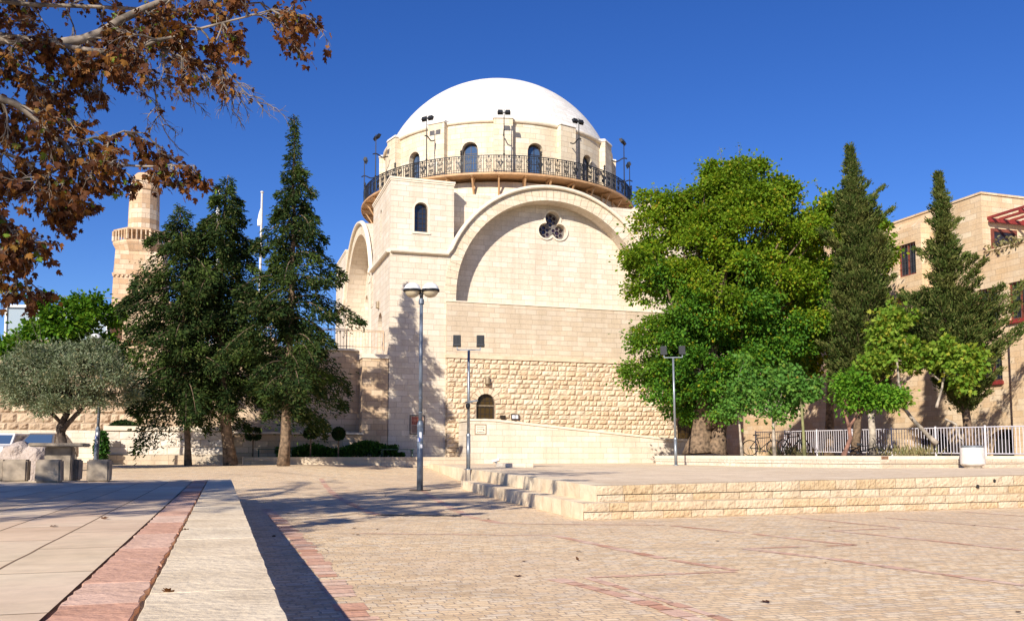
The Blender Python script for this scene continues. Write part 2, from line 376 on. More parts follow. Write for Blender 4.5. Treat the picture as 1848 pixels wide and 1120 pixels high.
M['platform'] = stone('platform_paving', (0.84, 0.65, 0.45), (0.92, 0.75, 0.55), (0.60, 0.46, 0.33), 0.4, 0.2, 0.008, 0.006, 0.006, 12, 0.3)
xs = [-400, -150, -70] + [x*2.0 for x in range(-25, 26)] + [70, 150, 400]
ys = [-60, -20, -5] + [y*1.0 for y in range(0, 60)] + [70, 90, 150, 400, 900]
grid_sheet('plaza_ground', 'cobble', xs, ys, zg, kind='structure', uvrot=R(18))
# terrace on which the photographer stands
TZ = 0.46
def tedge(Y): return 0.23 - 0.327*Y         # x of the terrace edge
Tc = Vector((tedge(19.2), 19.2, 0))
e2 = Vector((0.327, -1, 0)).normalized()   # along the kerb towards camera
l2 = Vector((-math.cos(AX), -math.sin(AX), 0))   # to the left
mb = MB()
kw_ = 0.47; rw_ = 0.29
def tp(s, q, z): p = Tc + e2*s + l2*q; return (p.x, p.y, z)
mb.hexa([tp(0, 0.05, -0.2), tp(26, 0.05, -0.2), tp(26, 30, -0.2), tp(0, 30, -0.2)], [tp(0, 0.05, TZ-0.02), tp(26, 0.05, TZ-0.02), tp(26, 30, TZ-0.02), tp(0, 30, TZ-0.02)])
tag(mb.build('terrace_base', 'joint'), kind='structure')
mb = MB(); mb.quad(tp(0.33, kw_+rw_+0.012, TZ), tp(26, kw_+rw_+0.012, TZ), tp(26, 30, TZ), tp(0.33, 30, TZ))
tag(mb.build('terrace_paving', 'slab', uvrot=R(90)+AX), kind='structure')
def flagstones(name, mtl, q0, q1, s0, s1, lens, z, depth, side=False, wob=0.008):
    mb = MB(); s = s0; r = random.Random(5)
    while s < s1:
        l = r.uniform(*lens); g = r.uniform(0.0015, 0.004); dz = r.uniform(-0.0008, 0.0008)
        n = 8; ptsA = []; ptsB = []
        for k in range(n+1):
            t = s+g+(l-2*g)*k/n
            ptsA.append((t, q0+r.uniform(0, wob))); ptsB.append((t, q1-r.uniform(0, wob)))
        ring = ptsA + ptsB[::-1]
        c = 0.002
        lo = [tp(a, b, z-depth) for a, b in ring]
        mid = [tp(a, b, z-c+dz) for a, b in ring]
        cs = s+l/2; cq = (q0+q1)/2
        top = [tp(a+(cs-a)*(c/l*1.5), b+(cq-b)*(c*2.4/(q1-q0)), z+dz) for a, b in ring]
        i = len(mb.v); m_ = len(ring); mb.v += lo+mid+top  # block with a fine arris
        for a in range(2):
            for k in range(m_): mb.f.append((i+a*m_+k, i+a*m_+(k+1) % m_, i+(a+1)*m_+(k+1) % m_, i+(a+1)*m_+k))
        mb.f.append(tuple(i+2*m_+k for k in range(m_)))
        s += l
    return tag(mb.build(name, mtl), kind='structure')
flagstones('terrace_kerb', 'kerb', 0.0, kw_, 0.0, 25, (0.7, 1.3), TZ+0.012, 0.55)
flagstones('terrace_red_band', 'red_stone', kw_+0.012, kw_+rw_, 0.33, 25, (0.5, 1.1), TZ+0.004, 0.1, wob=0.016)
# edge course along the far end of the terrace
mb = MB()
for k in range(28):
    a = kw_+k*1.0; mb.hexa([tp(0.0, a+0.006, -0.1), tp(0.32, a+0.006, -0.1), tp(0.32, a+0.994, -0.1), tp(0.0, a+0.994, -0.1)], [tp(0.0, a+0.006, TZ+0.01), tp(0.32, a+0.006, TZ+0.01), tp(0.32, a+0.994, TZ+0.01), tp(0.0, a+0.994, TZ+0.01)])
tag(mb.build('terrace_end_course', 'kerb'), kind='structure')

# red bands let into the plaza paving
def gp(x, y, z=0.0):
    u = (x-924)/FPX; v = (YPP-y)/FPX
    r = Vector((u, math.cos(PITCH)-v*math.sin(PITCH), math.sin(PITCH)+v*math.cos(PITCH)))
    t = (z-EYE)/r.z; return Vector((r.x*t, r.y*t, z))
mb = MB()
def band(pts, wd=0.10):
    if wd > 0.1: wd *= 1.1
    P = [gp(*p) for p in pts]
    for a, b in zip(P[:-1], P[1:]):
        d = (b-a); L = d.length; d.normalize(); n = Vector((-d.y, d.x, 0)); s = 0
        while s < L:
            l = min(rng.uniform(0.16, 0.30), L-s)
            wj = wd/2*rng.uniform(0.7, 1.2); m_ = 0.008
            if rng.random() < 0.04: s += l; continue
            q = [a+d*(s+m_)+n*wj, a+d*(s+l-m_)+n*wj, a+d*(s+l-m_)-n*wj, a+d*(s+m_)-n*wj]
            mb.poly([(p.x, p.y, zg(p.x, p.y)+0.004) for p in q]); s += l
band([(480, 918), (505, 940), (548, 985), (600, 1050), (650, 1120), (680, 1160)], 0.20)
band([(572, 871), (610, 897), (655, 920), (682, 929)], 0.15)
band([(760, 885), (812, 915), (850, 933), (905, 944)], 0.14)
band([(905, 944), (1050, 946), (1200, 947)], 0.07); band([(650, 962), (1000, 966)], 0.07)
band([(1000, 966), (1100, 987), (1210, 1010), (1330, 1029)], 0.11); band([(1330, 1031), (1200, 1036), (1060, 1042)], 0.09)
band([(1000, 1044), (1090, 1066), (1180, 1092), (1290, 1130)], 0.12); band([(1060, 1042), (1160, 1072), (1290, 1112), (1340, 1130)], 0.08)
band([(1210, 948), (1360, 963), (1480, 977), (1545, 983)], 0.10); band([(1545, 983), (1440, 986), (1340, 990)], 0.08)
band([(1345, 990), (1500, 1008), (1650, 1029), (1848, 1056), (1950, 1070)], 0.11)
band([(1430, 932), (1530, 943), (1625, 952)], 0.09); band([(1625, 953), (1500, 957)], 0.08); band([(1500, 957), (1640, 971), (1848, 993), (1900, 998)], 0.10)
band([(1600, 934), (1720, 944), (1848, 955)], 0.08); band([(1740, 923), (1848, 931)], 0.08)
tag(mb.build('red_paving_bands', 'red_stone', fix=False), kind='structure')
# narrow drain slot
a, b = gp(680, 929, 0), gp(832, 931, 0)
mb = MB(); d = (b-a).normalized(); n = Vector((-d.y, d.x, 0))*0.05
mb.hexa([a+n, a-n, b-n, b+n], [a+n+Vector((0, 0, .009)), a-n+Vector((0, 0, .009)), b-n+Vector((0, 0, .009)), b+n+Vector((0, 0, .009))])
for k in range(26):
    p = a+(b-a)*((k+.5)/26); mb.box(-0.012, -0.04, 0.009, 0.012, 0.04, 0.013, Matrix.Translation(p) @ Matrix.Rotation(math.atan2(d.y, d.x), 4, 'Z'))
tag(mb.build('drain_grate', 'darkframe'), 'long narrow dark drain grate set in the plaza paving', 'drain')

# ------------------------------------------------------------------ raised platform with two steps
Lc, Uc = Vector((1.11, 13.72, 0)), Vector((1.36, 14.16, 0))
dF = Vector((8.65, 3.31, 0)).normalized(); dLl = Vector((-2.57, 11.85, 0)).normalized(); dUl = Vector((-5.22, 26.1, 0)).normalized()
mb = MB()
def stepbody(c, dl, Ll, zl, inset=0.05):
    a = c+dF*30; b = c+dl*Ll; far = b+Vector((2, 0, 0)) if Ll < 20 else b+Vector((30, 8, 0))
    ring = [c, a, a+dl*Ll, b]
    cen = c+dF*3+dl*3
    lo = [Vector((p.x, p.y, -0.1)) for p in ring]; return lo, ring
lo, ring = stepbody(Lc, dLl, 12.1, 0); mb.hexa([p+Vector((0.05, 0.06, 0)) for p in lo], [Vector((p.x+.05, p.y+.06, 0.235)) for p in ring])
mb.quad(*[Vector((p.x, p.y, 0.25)) for p in ring])
tag(mb.build('lower_step', 'platform', uvrot=AX), kind='structure')
mb = MB()
cols_ = 16; rows_ = 16
def upt(i, j): return Uc + dF*(30*i/cols_) + dUl*(31*j/rows_)
for j in range(rows_+1):
    for i in range(cols_+1): p = upt(i, j); mb.v.append((p.x, p.y, zp(p.x, p.y)))
for j in range(rows_):
    for i in range(cols_): k = j*(cols_+1)+i; mb.f.append((k, k+1, k+cols_+2, k+cols_+1))
tag(mb.build('platform_paving', 'platform', fix=False, uvrot=AX), kind='structure')
# riser stones: coursed dressed blocks, with nosing stones as the top course
def riser(mb, a, d, L, ztop, zbot, courses, relief, lens, out, back=None):
    """out = outward normal"""
    s = 0; 
    for ci, (f0, f1) in enumerate(courses):
        s = -0.0
        while s < L-0.02:
            l = rng.uniform(*lens)
            if s+l > L-0.25: l = L-s
            nu, nv = 7, 4; base = 0.022 if ci == 0 else 0.0
            i = len(mb.v)
            for q in range(nv+1):
                for p in range(nu+1):
                    ss = s+0.003+(l-0.006)*p/nu; P = a+d*(ss-0.035); zt = ztop(P); zb = zbot(P)
                    z = zb+(zt-zb)*(f0+(f1-f0)*q/nv)
                    z = z - (0.004 if q == nv and ci else 0) + (0.004 if q == 0 else 0)
                    e = 0 if (p in (0, nu) or q in (0, nv)) else 1
                    o = base+0.004+e*(relief*rng.uniform(0.2, 1.0))
                    P = P+out*o; mb.v.append((P.x, P.y, z))
            for q in range(nv):
                for p in range(nu): k = i+q*(nu+1)+p; mb.f.append((k, k+1, k+nu+2, k+nu+1))
            if ci == 0:   # tread surface of the nosing stone
                i2 = len(mb.v)
                for p in (0, nu):
                    x, y, z = mb.v[i+nv*(nu+1)+p]; P = Vector((x, y, z))+(back if back is not None else -out)*0.40
                    mb.v.append((x, y, z)); mb.v.append((P.x, P.y, z+0.0015))
                mb.f.append((i2, i2+2, i2+3, i2+1))
            s += l
nF = Vector((dF.y, -dF.x, 0)); nL = Vector((-dLl.y, dLl.x, 0)); nU = Vector((-dUl.y, dUl.x, 0))
nL = -nL if nL.x > 0 else nL; nU = -nU if nU.x > 0 else nU
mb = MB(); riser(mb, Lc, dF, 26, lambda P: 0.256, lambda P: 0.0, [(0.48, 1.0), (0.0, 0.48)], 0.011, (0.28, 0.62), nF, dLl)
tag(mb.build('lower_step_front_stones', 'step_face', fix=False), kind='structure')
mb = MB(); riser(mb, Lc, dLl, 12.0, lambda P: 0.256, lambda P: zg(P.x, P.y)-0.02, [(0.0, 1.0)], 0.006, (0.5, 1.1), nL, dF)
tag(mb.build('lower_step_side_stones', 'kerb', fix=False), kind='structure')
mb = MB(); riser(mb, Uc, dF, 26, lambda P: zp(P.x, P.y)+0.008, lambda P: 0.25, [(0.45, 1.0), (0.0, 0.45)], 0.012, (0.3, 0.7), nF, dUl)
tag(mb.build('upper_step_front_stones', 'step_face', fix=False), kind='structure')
mb = MB(); riser(mb, Uc, dUl, 27.2, lambda P: zp(P.x, P.y)+0.008, lambda P: max(0.25 if P.y < 26 else 0, zg(P.x, P.y)-0.02) if P.y < 26 else zg(P.x, P.y)-0.02, [(0.0, 1.0)], 0.006, (0.7, 1.3), nU, dF)
tag(mb.build('upper_step_side_stones', 'kerb', fix=False), kind='structure')

hs_ = empty('drain_spout', (0, 0, 0), 0, label='pair of small dark drain holes in the upper step face near the right edge', cat='drain')
def upface(px, z):      # point on the upper riser plane seen at picture column px
    k = (px-924)/FPX; t = (k*Uc.y-Uc.x)/(dF.x-k*dF.y); p = Uc+dF*t+nF*0.03; return Vector((p.x, p.y, z))
for px, z in ((1757, 0.40), (1787, 0.50)):
    p = upface(px, z); mb = MB(); mb.tube([p-nF*0.05, p+nF*0.012], 0.035, 10); mb.build('spout', 'dark', hs_)

# ------------------------------------------------------------------ the domed synagogue
SY = empty('domed_synagogue', CORNER, AX, label='large pale limestone domed synagogue with round arches and a balcony around its drum', cat='synagogue')
WD, DP = 16.8, 21.4; AC = 8.4; AZ = 8.85; RO = 5.8; RI = 5.12; WC = 10.7; TT = 14.33; TW = 3.15; TD = 5.15; CZ = 10.8
def circ_arc(c, z, r, a0, a1, n=28): return [(c+r*math.cos(a0+(a1-a0)*k/n), z+r*math.sin(a0+(a1-a0)*k/n)) for k in range(n+1)]
def face_outline(W, c, t0, t1):
    tr = W-t1
    aL = math.acos((tr-c)/RO); aR = math.acos((c-t0)/RO)
    pts = [(0, 0), (W, 0), (W, TT), (tr, TT)]
    pts += circ_arc(c, AZ, RO, aL, math.pi-aR, 40)
    return pts + [(t0, TT), (0, TT)]
def recess(c, zb=8.48, r=RI, n=40): return [(c-r, zb), (c+r, zb)] + circ_arc(c, AZ, r, 0, math.pi, n)
# front wall (0.9 m thick) with the great arched recess and the tower window
tw_win = arch_pts(1.51, 11.8, 12.93, 0.34)
mb = MB(); mb.slab(face_outline(WD, AC, TW, TW), [recess(AC), tw_win], lambda a, b: (a, 0, b), lambda a, b: (a, 0.9, b))
front = mb.build('front_wall', 'ashlar', SY)
# left side wall
slit = arch_pts(2.75, 11.98, 13.28, 0.22); sdoor = arch_pts(2.68, 6.05, 7.55, 0.62)
mb = MB(); mb.slab(face_outline(DP-0.9, WC-0.9, TD-0.9, TD), [recess(WC-0.9, 6.05), [(a-0.9, b) for a, b in slit], [(a-0.9, b) for a, b in sdoor], [(a-0.9+16.0, b) for a, b in arch_pts(2.75, 11.98, 13.28, 0.22)]],
                     lambda a, b: (0, a+0.9, b), lambda a, b: (1.1, a+0.9, b))
side = mb.build('side_wall', 'ashlar', SY)
# recessed walls behind the arches
def trefoil(r, cx=8.68, cz=12.82, k=1.0, n=90):
    cs = [(8.68, 13.26), (8.31, 12.62), (9.05, 12.62)]; out = []
    for j in range(n):
        t = 2*math.pi*j/n; best = 0.25
        dx, dz = math.cos(t), math.sin(t)
        for c in cs:
            ox, oz = cx-c[0], cz-c[1]; bb = ox*dx+oz*dz; cc = ox*ox+oz*oz-r*r; D = bb*bb-cc
            if D > 0: best = max(best, -bb+math.sqrt(D))
        out.append((cx+dx*best, cz+dz*best))
    return out
mb = MB(); mb.slab([(2.9, 8.3), (13.9, 8.3), (13.9, 14.2), (2.9, 14.2)], [trefoil(0.40)], lambda a, b: (a, 0.902, b), lambda a, b: (a, 1.5, b))
mb.build('recessed_wall', 'ashlar', SY)
mb = MB(); mb.slab([(4.9, 5.9), (16.4, 5.9), (16.4, 14.2), (4.9, 14.2)], [arch_pts(16.05-1.6, 8.0, 10.6, 0.55), arch_pts(10.7, 8.0, 10.6, 0.55)], lambda a, b: (1.102, a, b), lambda a, b: (1.6, a, b))
mb.build('recessed_wall', 'ashlar', SY)
for cw_ in (14.45, 10.7):
    mb = MB(); mb.slab(arch_pts(cw_, 8.0, 10.6, 0.55), [], lambda a, b: (1.45, a, b), lambda a, b: (1.5, a, b)); wi = mb.build('side_window', 'trim', SY)
mb = MB(); mb.box(1.0, 12.1, 6.0, 1.35, 12.9, 12.1); mb.box(0.96, 12.0, 11.6, 1.40, 13.0, 11.8); mb.lathe([(0.30, 12.1), (0.42, 12.2), (0.38, 12.5), (0.15, 12.7), (0, 12.75)], (1.25, 12.5, 0), 12)
mb.build('inner_pilaster', 'trim', SY)
# core masses and roofs
mb = MB(); mb.box(1.6, 1.5, 0.2, WD-0.02, DP-0.02, 10.45)
mb.build('inner_walls', 'ashlar', SY)
mb = MB()
for c0, ax in ((AC, 0), (WC, 1)):
    prof = circ_arc(c0, AZ, RO-0.02, 0.30, math.pi-0.30, 30); L0, L1 = (0.9, DP-0.03) if ax == 0 else (1.1, WD-0.03)
    for (a, b), (c, d) in zip(prof[:-1], prof[1:]):
        if ax == 0: mb.quad((a, L0, b), (c, L0, d), (c, L1, d), (a, L1, b))
        else: mb.quad((L0, a, b), (L0, c, d), (L1, c, d), (L1, a, b))
mb.build('vault_roof', 'trim', SY)
def towerbox(x0, y0, x1, y1, name='corner_tower'):
    mb = MB(); mb.box(x0, y0, 9.0, x1, y1, TT-0.01); t = mb.build(name, 'ashlar', SY)
    return t
T1 = towerbox(0.901, 0.901, TW-0.004, TD-0.004); T2 = towerbox(WD-TW+0.004, 0.901, WD-0.004, TD-0.004)
T3 = towerbox(1.101, DP-TD+0.004, TW, DP-0.02); T4 = towerbox(WD-TW, DP-TD, WD-0.004, DP-0.02)
for t, (x0, y0, x1, y1) in ((T1, (0, 0, TW, TD)), (T2, (WD-TW, 0, WD, TD)), (T3, (0, DP-TD, TW, DP)), (T4, (WD-TW, DP-TD, WD, DP))):
    mb = MB(); mb.box(x0-0.06, y0-0.06, TT, x1+0.06, y1+0.06, TT+0.10); mb.box(x0-0.03, y0-0.03, TT-0.09, x1+0.03, y1+0.03, TT-0.003)
    mb.build('coping', 'trim', t)
# back and right outer walls
mb = MB(); mb.box(WD-0.9, 0.905, 0.2, WD-0.005, DP-0.03, 10.5); mb.build('outer_wall', 'ashlar', SY)
# mouldings: cornice of the towers running up into the arch hood
def mould(path, name):     # path: list of (point, outward-in-plane normal, out-of-wall dir)
    prof = [(0.0, 0.0), (0.0, 0.16), (0.05, 0.20), (0.13, 0.20), (0.17, 0.13), (0.20, 0.05), (0.20, 0.0)]
    mb = MB(); n = len(prof)
    for P, up, out in path:
        for a, b in prof: mb.v.append(tuple(P+up*(a-0.10)+out*b))
    for k in range(len(path)-1):
        for j in range(n-1): mb.f.append((k*n+j, k*n+j+1, (k+1)*n+j+1, (k+1)*n+j))
    mb.f.append(tuple(range(n))); mb.f.append(tuple(reversed(range((len(path)-1)*n, len(path)*n))))
    return mb.build(name, 'trim', SY)
up = Vector((0, 0, 1))
hc = RO+0.02; ha = math.asin((CZ-AZ)/hc)
path = [(Vector((-0.0, 0.001, CZ)), up, Vector((0, -1, 0)))]
arcp = [(Vector((AC+hc*math.cos(t), 0.001, AZ+hc*math.sin(t))), Vector((math.cos(t), 0, math.sin(t))), Vector((0, -1, 0))) for t in [math.pi-ha-(math.pi-2*ha)*k/48 for k in range(49)]]
path.append((Vector((arcp[0][0].x-0.10, 0.001, CZ)), (up+arcp[0][1]).normalized(), Vector((0, -1, 0))))
path += arcp[1:-1]; path.append((Vector((arcp[-1][0].x+0.10, 0.001, CZ)), (up+arcp[-1][1]).normalized(), Vector((0, -1, 0)))); path.append((Vector((WD, 0.001, CZ)), up, Vector((0, -1, 0))))
mould(path, 'arch_hood_moulding')
path = [(Vector((0.001, -0.0, CZ)), up, Vector((-1, 0, 0)))]
arcp = [(Vector((0.001, WC+hc*math.cos(t), AZ+hc*math.sin(t))), Vector((0, math.cos(t), math.sin(t))), Vector((-1, 0, 0))) for t in [math.pi-ha-(math.pi-2*ha)*k/48 for k in range(49)]]
path.append((Vector((0.001, arcp[0][0].y-0.10, CZ)), (up+arcp[0][1]).normalized(), Vector((-1, 0, 0))))
path += arcp[1:-1]; path.append((Vector((0.001, arcp[-1][0].y+0.10, CZ)), (up+arcp[-1][1]).normalized(), Vector((-1, 0, 0)))); path.append((Vector((0.001, DP, CZ)), up, Vector((-1, 0, 0))))
mould(path, 'arch_hood_moulding')
# archivolt: ring of wedge stones around each recess, slightly proud
def archivolt(c, ax, zb):
    mb = MB(); n = 44
    def P(a, b, o): return (a, -o, b) if ax == 0 else (-o, a, b)
    r0, r1 = RI+0.0, RO-0.11
    segs = []
    for k in range(n):
        t0 = math.pi*k/n+0.0016; t1 = math.pi*(k+1)/n-0.0016; o = 0.022+0.004*rng.random()
        segs.append([(c+r0*math.cos(t0), AZ+r0*math.sin(t0)), (c+r1*math.cos(t0), AZ+r1*math.sin(t0)), (c+r1*math.cos(t1), AZ+r1*math.sin(t1)), (c+r0*math.cos(t1), AZ+r0*math.sin(t1)), o])
    z = AZ
    for *q, o in segs: mb.hexa([P(a, b, -0.0) for a, b in q], [P(a, b, o) for a, b in q])
    return mb.build('archivolt', 'drum', SY)
archivolt(AC, 0, 8.48); archivolt(WC, 1, 8.48)
# tower windows
def arched_window(cx, z0, zs, hw, P, name='window', g='winglass', bars=(3, 5), parent=SY, depth=0.35):
    w_ = MB(); o = arch_pts(cx, z0, zs, hw-0.005); inn = arch_pts(cx, z0+0.06, zs, hw-0.07)
    w_.slab(o, [inn], lambda a, b: P(a, b, -depth), lambda a, b: P(a, b, -depth-0.06))
    for k in range(1, bars[0]):
        x = cx-hw+2*hw*k/bars[0]; h = zs+math.sqrt(max(0, (hw-.06)**2-(x-cx)**2)) - z0-0.03
        c = [(x-0.012, z0+0.03), (x+0.012, z0+0.03), (x+0.012, z0+h), (x-0.012, z0+h)]
        w_.hexa([P(a, b, -depth-0.01) for a, b in c], [P(a, b, -depth-0.04) for a, b in c])
    for k in range(1, bars[1]):
        z = z0+(zs+hw-z0)*k/bars[1]; hh = hw-0.05 if z < zs else math.sqrt(max(0.0, (hw-.05)**2-(z-zs)**2))
        c = [(cx-hh, z-0.012), (cx+hh, z-0.012), (cx+hh, z+0.012), (cx-hh, z+0.012)]
        w_.hexa([P(a, b, -depth-0.012) for a, b in c], [P(a, b, -depth-0.042) for a, b in c])
    f = w_.build(name, 'darkframe', parent)
    gl = MB(); gl.slab(inn, [], lambda a, b: P(a, b, -depth-0.035), lambda a, b: P(a, b, -depth-0.055)); gl.build('pane', g, f)
    return f
PF = lambda a, b, o: (a, -o, b)
PS = lambda a, b, o: (-o, a, b)
arched_window(1.51, 11.8, 12.93, 0.34, PF, bars=(3, 6), depth=0.22)
arched_window(2.75, 11.98, 13.28, 0.22, PS, bars=(2, 6), depth=0.3)
arched_window(18.75, 11.98, 13.28, 0.22, PS, bars=(2, 6), depth=0.3)
mb = MB(); mb.slab(arch_pts(2.68, 6.05, 7.55, 0.615), [], lambda a, b: (0.45, a, b), lambda a, b: (0.5, a, b)); mb.build('side_door', 'redframe', SY)
# light stone surround of the tower window
mb = MB(); o = arch_pts(1.51, 11.76, 12.93, 0.46)
mb.slab(arch_pts(1.51, 11.8, 12.93, 0.44), [arch_pts(1.51, 11.8, 12.93, 0.342)], lambda a, b: (a, -0.012, b), lambda a, b: (a, 0.004, b))
mb.box(1.05, -0.05, 11.70, 1.97, 0.02, 11.797); mb.build('window_surround', 'trim', SY)
# trefoil window: raised stone frame, dark glass, tracery
mb = MB()
mb.slab(trefoil(0.49), [trefoil(0.405)], lambda a, b: (a, 0.84, b), lambda a, b: (a, 0.90, b))
fr = mb.build('trefoil_window', 'trim', SY)
mb = MB()
for c in ((8.68, 13.26), (8.31, 12.62), (9.05, 12.62)):
    hs_ = [[(c[0]+0.235*math.cos(a)+0.098*math.cos(t), c[1]+0.235*math.sin(a)+0.098*math.sin(t)) for t in [2*math.pi*q/10 for q in range(10)]] for a in [math.pi/2+2*math.pi*k/6 for k in range(6)]]
    hs_.append([(c[0]+0.12*math.cos(t), c[1]+0.12*math.sin(t)) for t in [2*math.pi*q/12 for q in range(12)]])
    mb.slab([(c[0]+0.385*math.cos(t), c[1]+0.385*math.sin(t)) for t in [2*math.pi*q/30 for q in range(30)]], hs_, lambda a, b: (a, 1.22, b), lambda a, b: (a, 1.27, b))
mb.build('tracery', plain('dark_grey_tracery', (0.17, 0.15, 0.14), 0.7), fr)
mb = MB(); mb.slab(trefoil(0.45), [], lambda a, b: (a, 1.29, b), lambda a, b: (a, 1.32, b)); mb.build('pane', glass('dark_red_stained_glass', (0.035, 0.015, 0.02)), fr)
# walls below the arch: smooth band, then the rusticated base with the door
U0 = 2.79
mb = MB(); mb.box(U0, -0.12, 5.84, WD+0.02, -0.004, 8.44); mb.build('middle_wall', 'tooled', SY)
mb = MB(); mb.box(U0-0.03, -0.16, 8.442, WD+0.04, -0.006, 8.50); mb.build('ledge', 'trim', SY)
dc, dz0, dzs, dhw = 4.73, 2.0, 3.49, 0.47
mb = MB(); mb.slab([(U0, 0.1), (WD+0.1, 0.1), (WD+0.1, 5.76), (U0, 5.76)], [arch_pts(dc, dz0, dzs, dhw), arch_pts(15.75, 1.2, 2.6, 0.55)], lambda a, b: (a, -0.26, b), lambda a, b: (a, -0.007, b))
mb.build('rusticated_base_backing', 'joint', SY)
def cut(zm):
    out = []
    for c, zs, hw, z0, ring in ((dc, dzs, dhw, dz0, 0.30), (15.75, 2.6, 0.55, 1.2, 0.06)):
        if zm < z0-0.1: continue
        if zm < zs: out.append((c-hw-(0.02), c+hw+0.02))
        elif zm < zs+hw+ring: q = math.sqrt((hw+ring)**2-(zm-zs)**2); out.append((c-q, c+q))
    return out
mb = MB(); blocks(mb, U0, WD+0.08, 0.6, 5.66, (0.20, 0.29), lambda u, z, o: (u, -0.262-o, z), relief=0.075, lens=(0.28, 0.62), cut=cut)
mb.build('rusticated_base', 'boss', SY, fix=False)
mb = MB(); blocks(mb, -0.02, 0.24, 0.6, 5.66, (0.20, 0.29), lambda u, z, o: (U0-0.002-o, -u-0.02+0.0, z), relief=0.03, lens=(0.24, 0.3))
mb.build('rusticated_base_return', 'boss', SY, fix=False)
mb = MB(); mb.box(U0-0.05, -0.36, 5.66, WD+0.12, -0.02, 5.84); mb.build('base_coping', 'boss', SY)
mb = MB()
for k in range(9):
    t0 = math.pi*k/9+0.012; t1 = math.pi*(k+1)/9-0.012; r0, r1 = dhw, dhw+0.29
    q = [(dc+r0*math.cos(t0), dzs+r0*math.sin(t0)), (dc+r1*math.cos(t0), dzs+r1*math.sin(t0)), (dc+r1*math.cos(t1), dzs+r1*math.sin(t1)), (dc+r0*math.cos(t1), dzs+r0*math.sin(t1))]
    qq = [(a*0.94+0.06*sum(p[0] for p in q)/4, b*0.94+0.06*sum(p[1] for p in q)/4) for a, b in q]
    mb.hexa([PF(a, b, 0.255) for a, b in q], [PF(a, b, 0.31+0.02*rng.random()) for a, b in qq])
mb.build('door_arch', 'boss', SY)
dr = arched_window(dc, dz0, dzs, dhw, lambda a, b, o: (a, -0.26-o, b), 'door', 'amberglass', (4, 6), depth=0.14)
mb = MB(); mb.box(dc-dhw+0.02, -0.135, 3.36, dc+dhw-0.02, -0.10, 3.42); mb.build('transom_bar', 'tan_metal', dr)
mb = MB()
for k in range(4): mb.box(dc-0.12, -0.118, 2.16+k*0.17, dc+0.16, -0.112, 2.25+k*0.17)
mb.build('door_notice', plain('grey_blue_notice', (0.20, 0.23, 0.27), 0.6), dr)
mb = MB(); mb.tube([(dc+0.3, -0.15, 2.45), (dc+0.42, -0.15, 2.45)], 0.015, 6); mb.build('handle', 'galv', dr)
d2 = arched_window(15.75, 1.2, 2.6, 0.55, lambda a, b, o: (a, -0.26-o, b), 'door', 'amberglass', (4, 6), depth=0.14)

# drum, balcony and dome
DC = (8.55, 10.1)
def ringmesh(prof, n=72): mb = MB(); mb.lathe(prof, (DC[0], DC[1], 0), n); return mb
ringmesh([(7.75, 9.5), (7.6, 10.5), (7.6, 14.35), (7.68, 14.5), (7.62, 14.6), (7.62, 15.6), (6.8, 15.7)]).build('lower_drum', 'drum', SY, cyl=(DC[0], DC[1], 7.6), smooth=True)
BZ = 15.9
ringmesh([(6.9, BZ), (8.38, BZ), (8.42, BZ-0.03), (8.42, BZ-0.12), (8.36, BZ-0.16), (8.36, BZ-0.10), (6.9, BZ-0.10)]).build('balcony_floor', 'wood', SY, cyl=(DC[0], DC[1], 8.3))
for k in range(36):
    a = R(3.1+10*k); mb = MB(); s, c = math.sin(a), -math.cos(a); n = Vector((s, c, 0)); t = Vector((-c, s, 0))*0.045; P0 = Vector((DC[0], DC[1], 0))
    for (r0, z0), (r1, z1), hh in (((7.55, BZ-0.18), (8.33, BZ-0.14), 0.07), ((7.62, BZ-1.15), (8.2, BZ-0.25), 0.05), ((7.66, BZ-1.25), (7.66, BZ-0.2), 0.04)):
        A = P0+n*r0+Vector((0, 0, z0)); B = P0+n*r1+Vector((0, 0, z1)); d = (B-A).normalized(); q = d.cross(t.normalized())*hh/2*1.2
        mb.hexa([A+t+q, A-t+q, A-t-q, A+t-q], [B+t+q, B-t+q, B-t-q, B+t-q])
    mb.build('balcony_bracket', 'wood', SY)
# upper drum with twelve arched openings (angles measured from the building axis facing front)
RW = 7.0; DT = 19.12; WH = 0.46; WS = 17.62
wins = [R(0+30*k) for k in range(12)]
def wtop(th):
    for w0 in wins:
        d = (th-w0+math.pi) % (2*math.pi)-math.pi; x = d*RW
        if abs(x) <= WH+1e-6: return WS+math.sqrt(max(0, WH*WH-x*x))
    return None
angs = []
for k in range(12):
    b0 = wins[k]; hw = WH/RW
    angs += [b0-hw+2*hw*j/16 for j in range(17)]
    gap0, gap1 = b0+hw, b0+R(30)-hw
    angs += [gap0+(gap1-gap0)*j/6 for j in range(1, 6)]
def rp(r, th, z): return (DC[0]+r*math.sin(th), DC[1]-r*math.cos(th), z)
mb = MB(); na = len(angs)
for i in range(na):
    a, b = angs[i], angs[(i+1) % na]
    if i == na-1: b += 2*math.pi
    mid = wtop((a+b)/2)
    if mid is None: mb.quad(rp(RW, a, BZ), rp(RW, b, BZ), rp(RW, b, DT), rp(RW, a, DT))
    else:
        za, zb = wtop(a) or WS, wtop(b) or WS
        mb.quad(rp(RW, a, za), rp(RW, b, zb), rp(RW, b, DT), rp(RW, a, DT))
        mb.quad(rp(RW, b, zb), rp(RW, a, za), rp(RW-0.45, a, za), rp(RW-0.45, b, zb))
for w0 in wins:
    for s in (-1, 1):
        a = w0+s*WH/RW; mb.quad(rp(RW, a, BZ), rp(RW, a, WS), rp(RW-0.45, a, WS), rp(RW-0.45, a, BZ))
mb.build('upper_drum', 'drum', SY, cyl=(DC[0], DC[1], RW), fix=False)
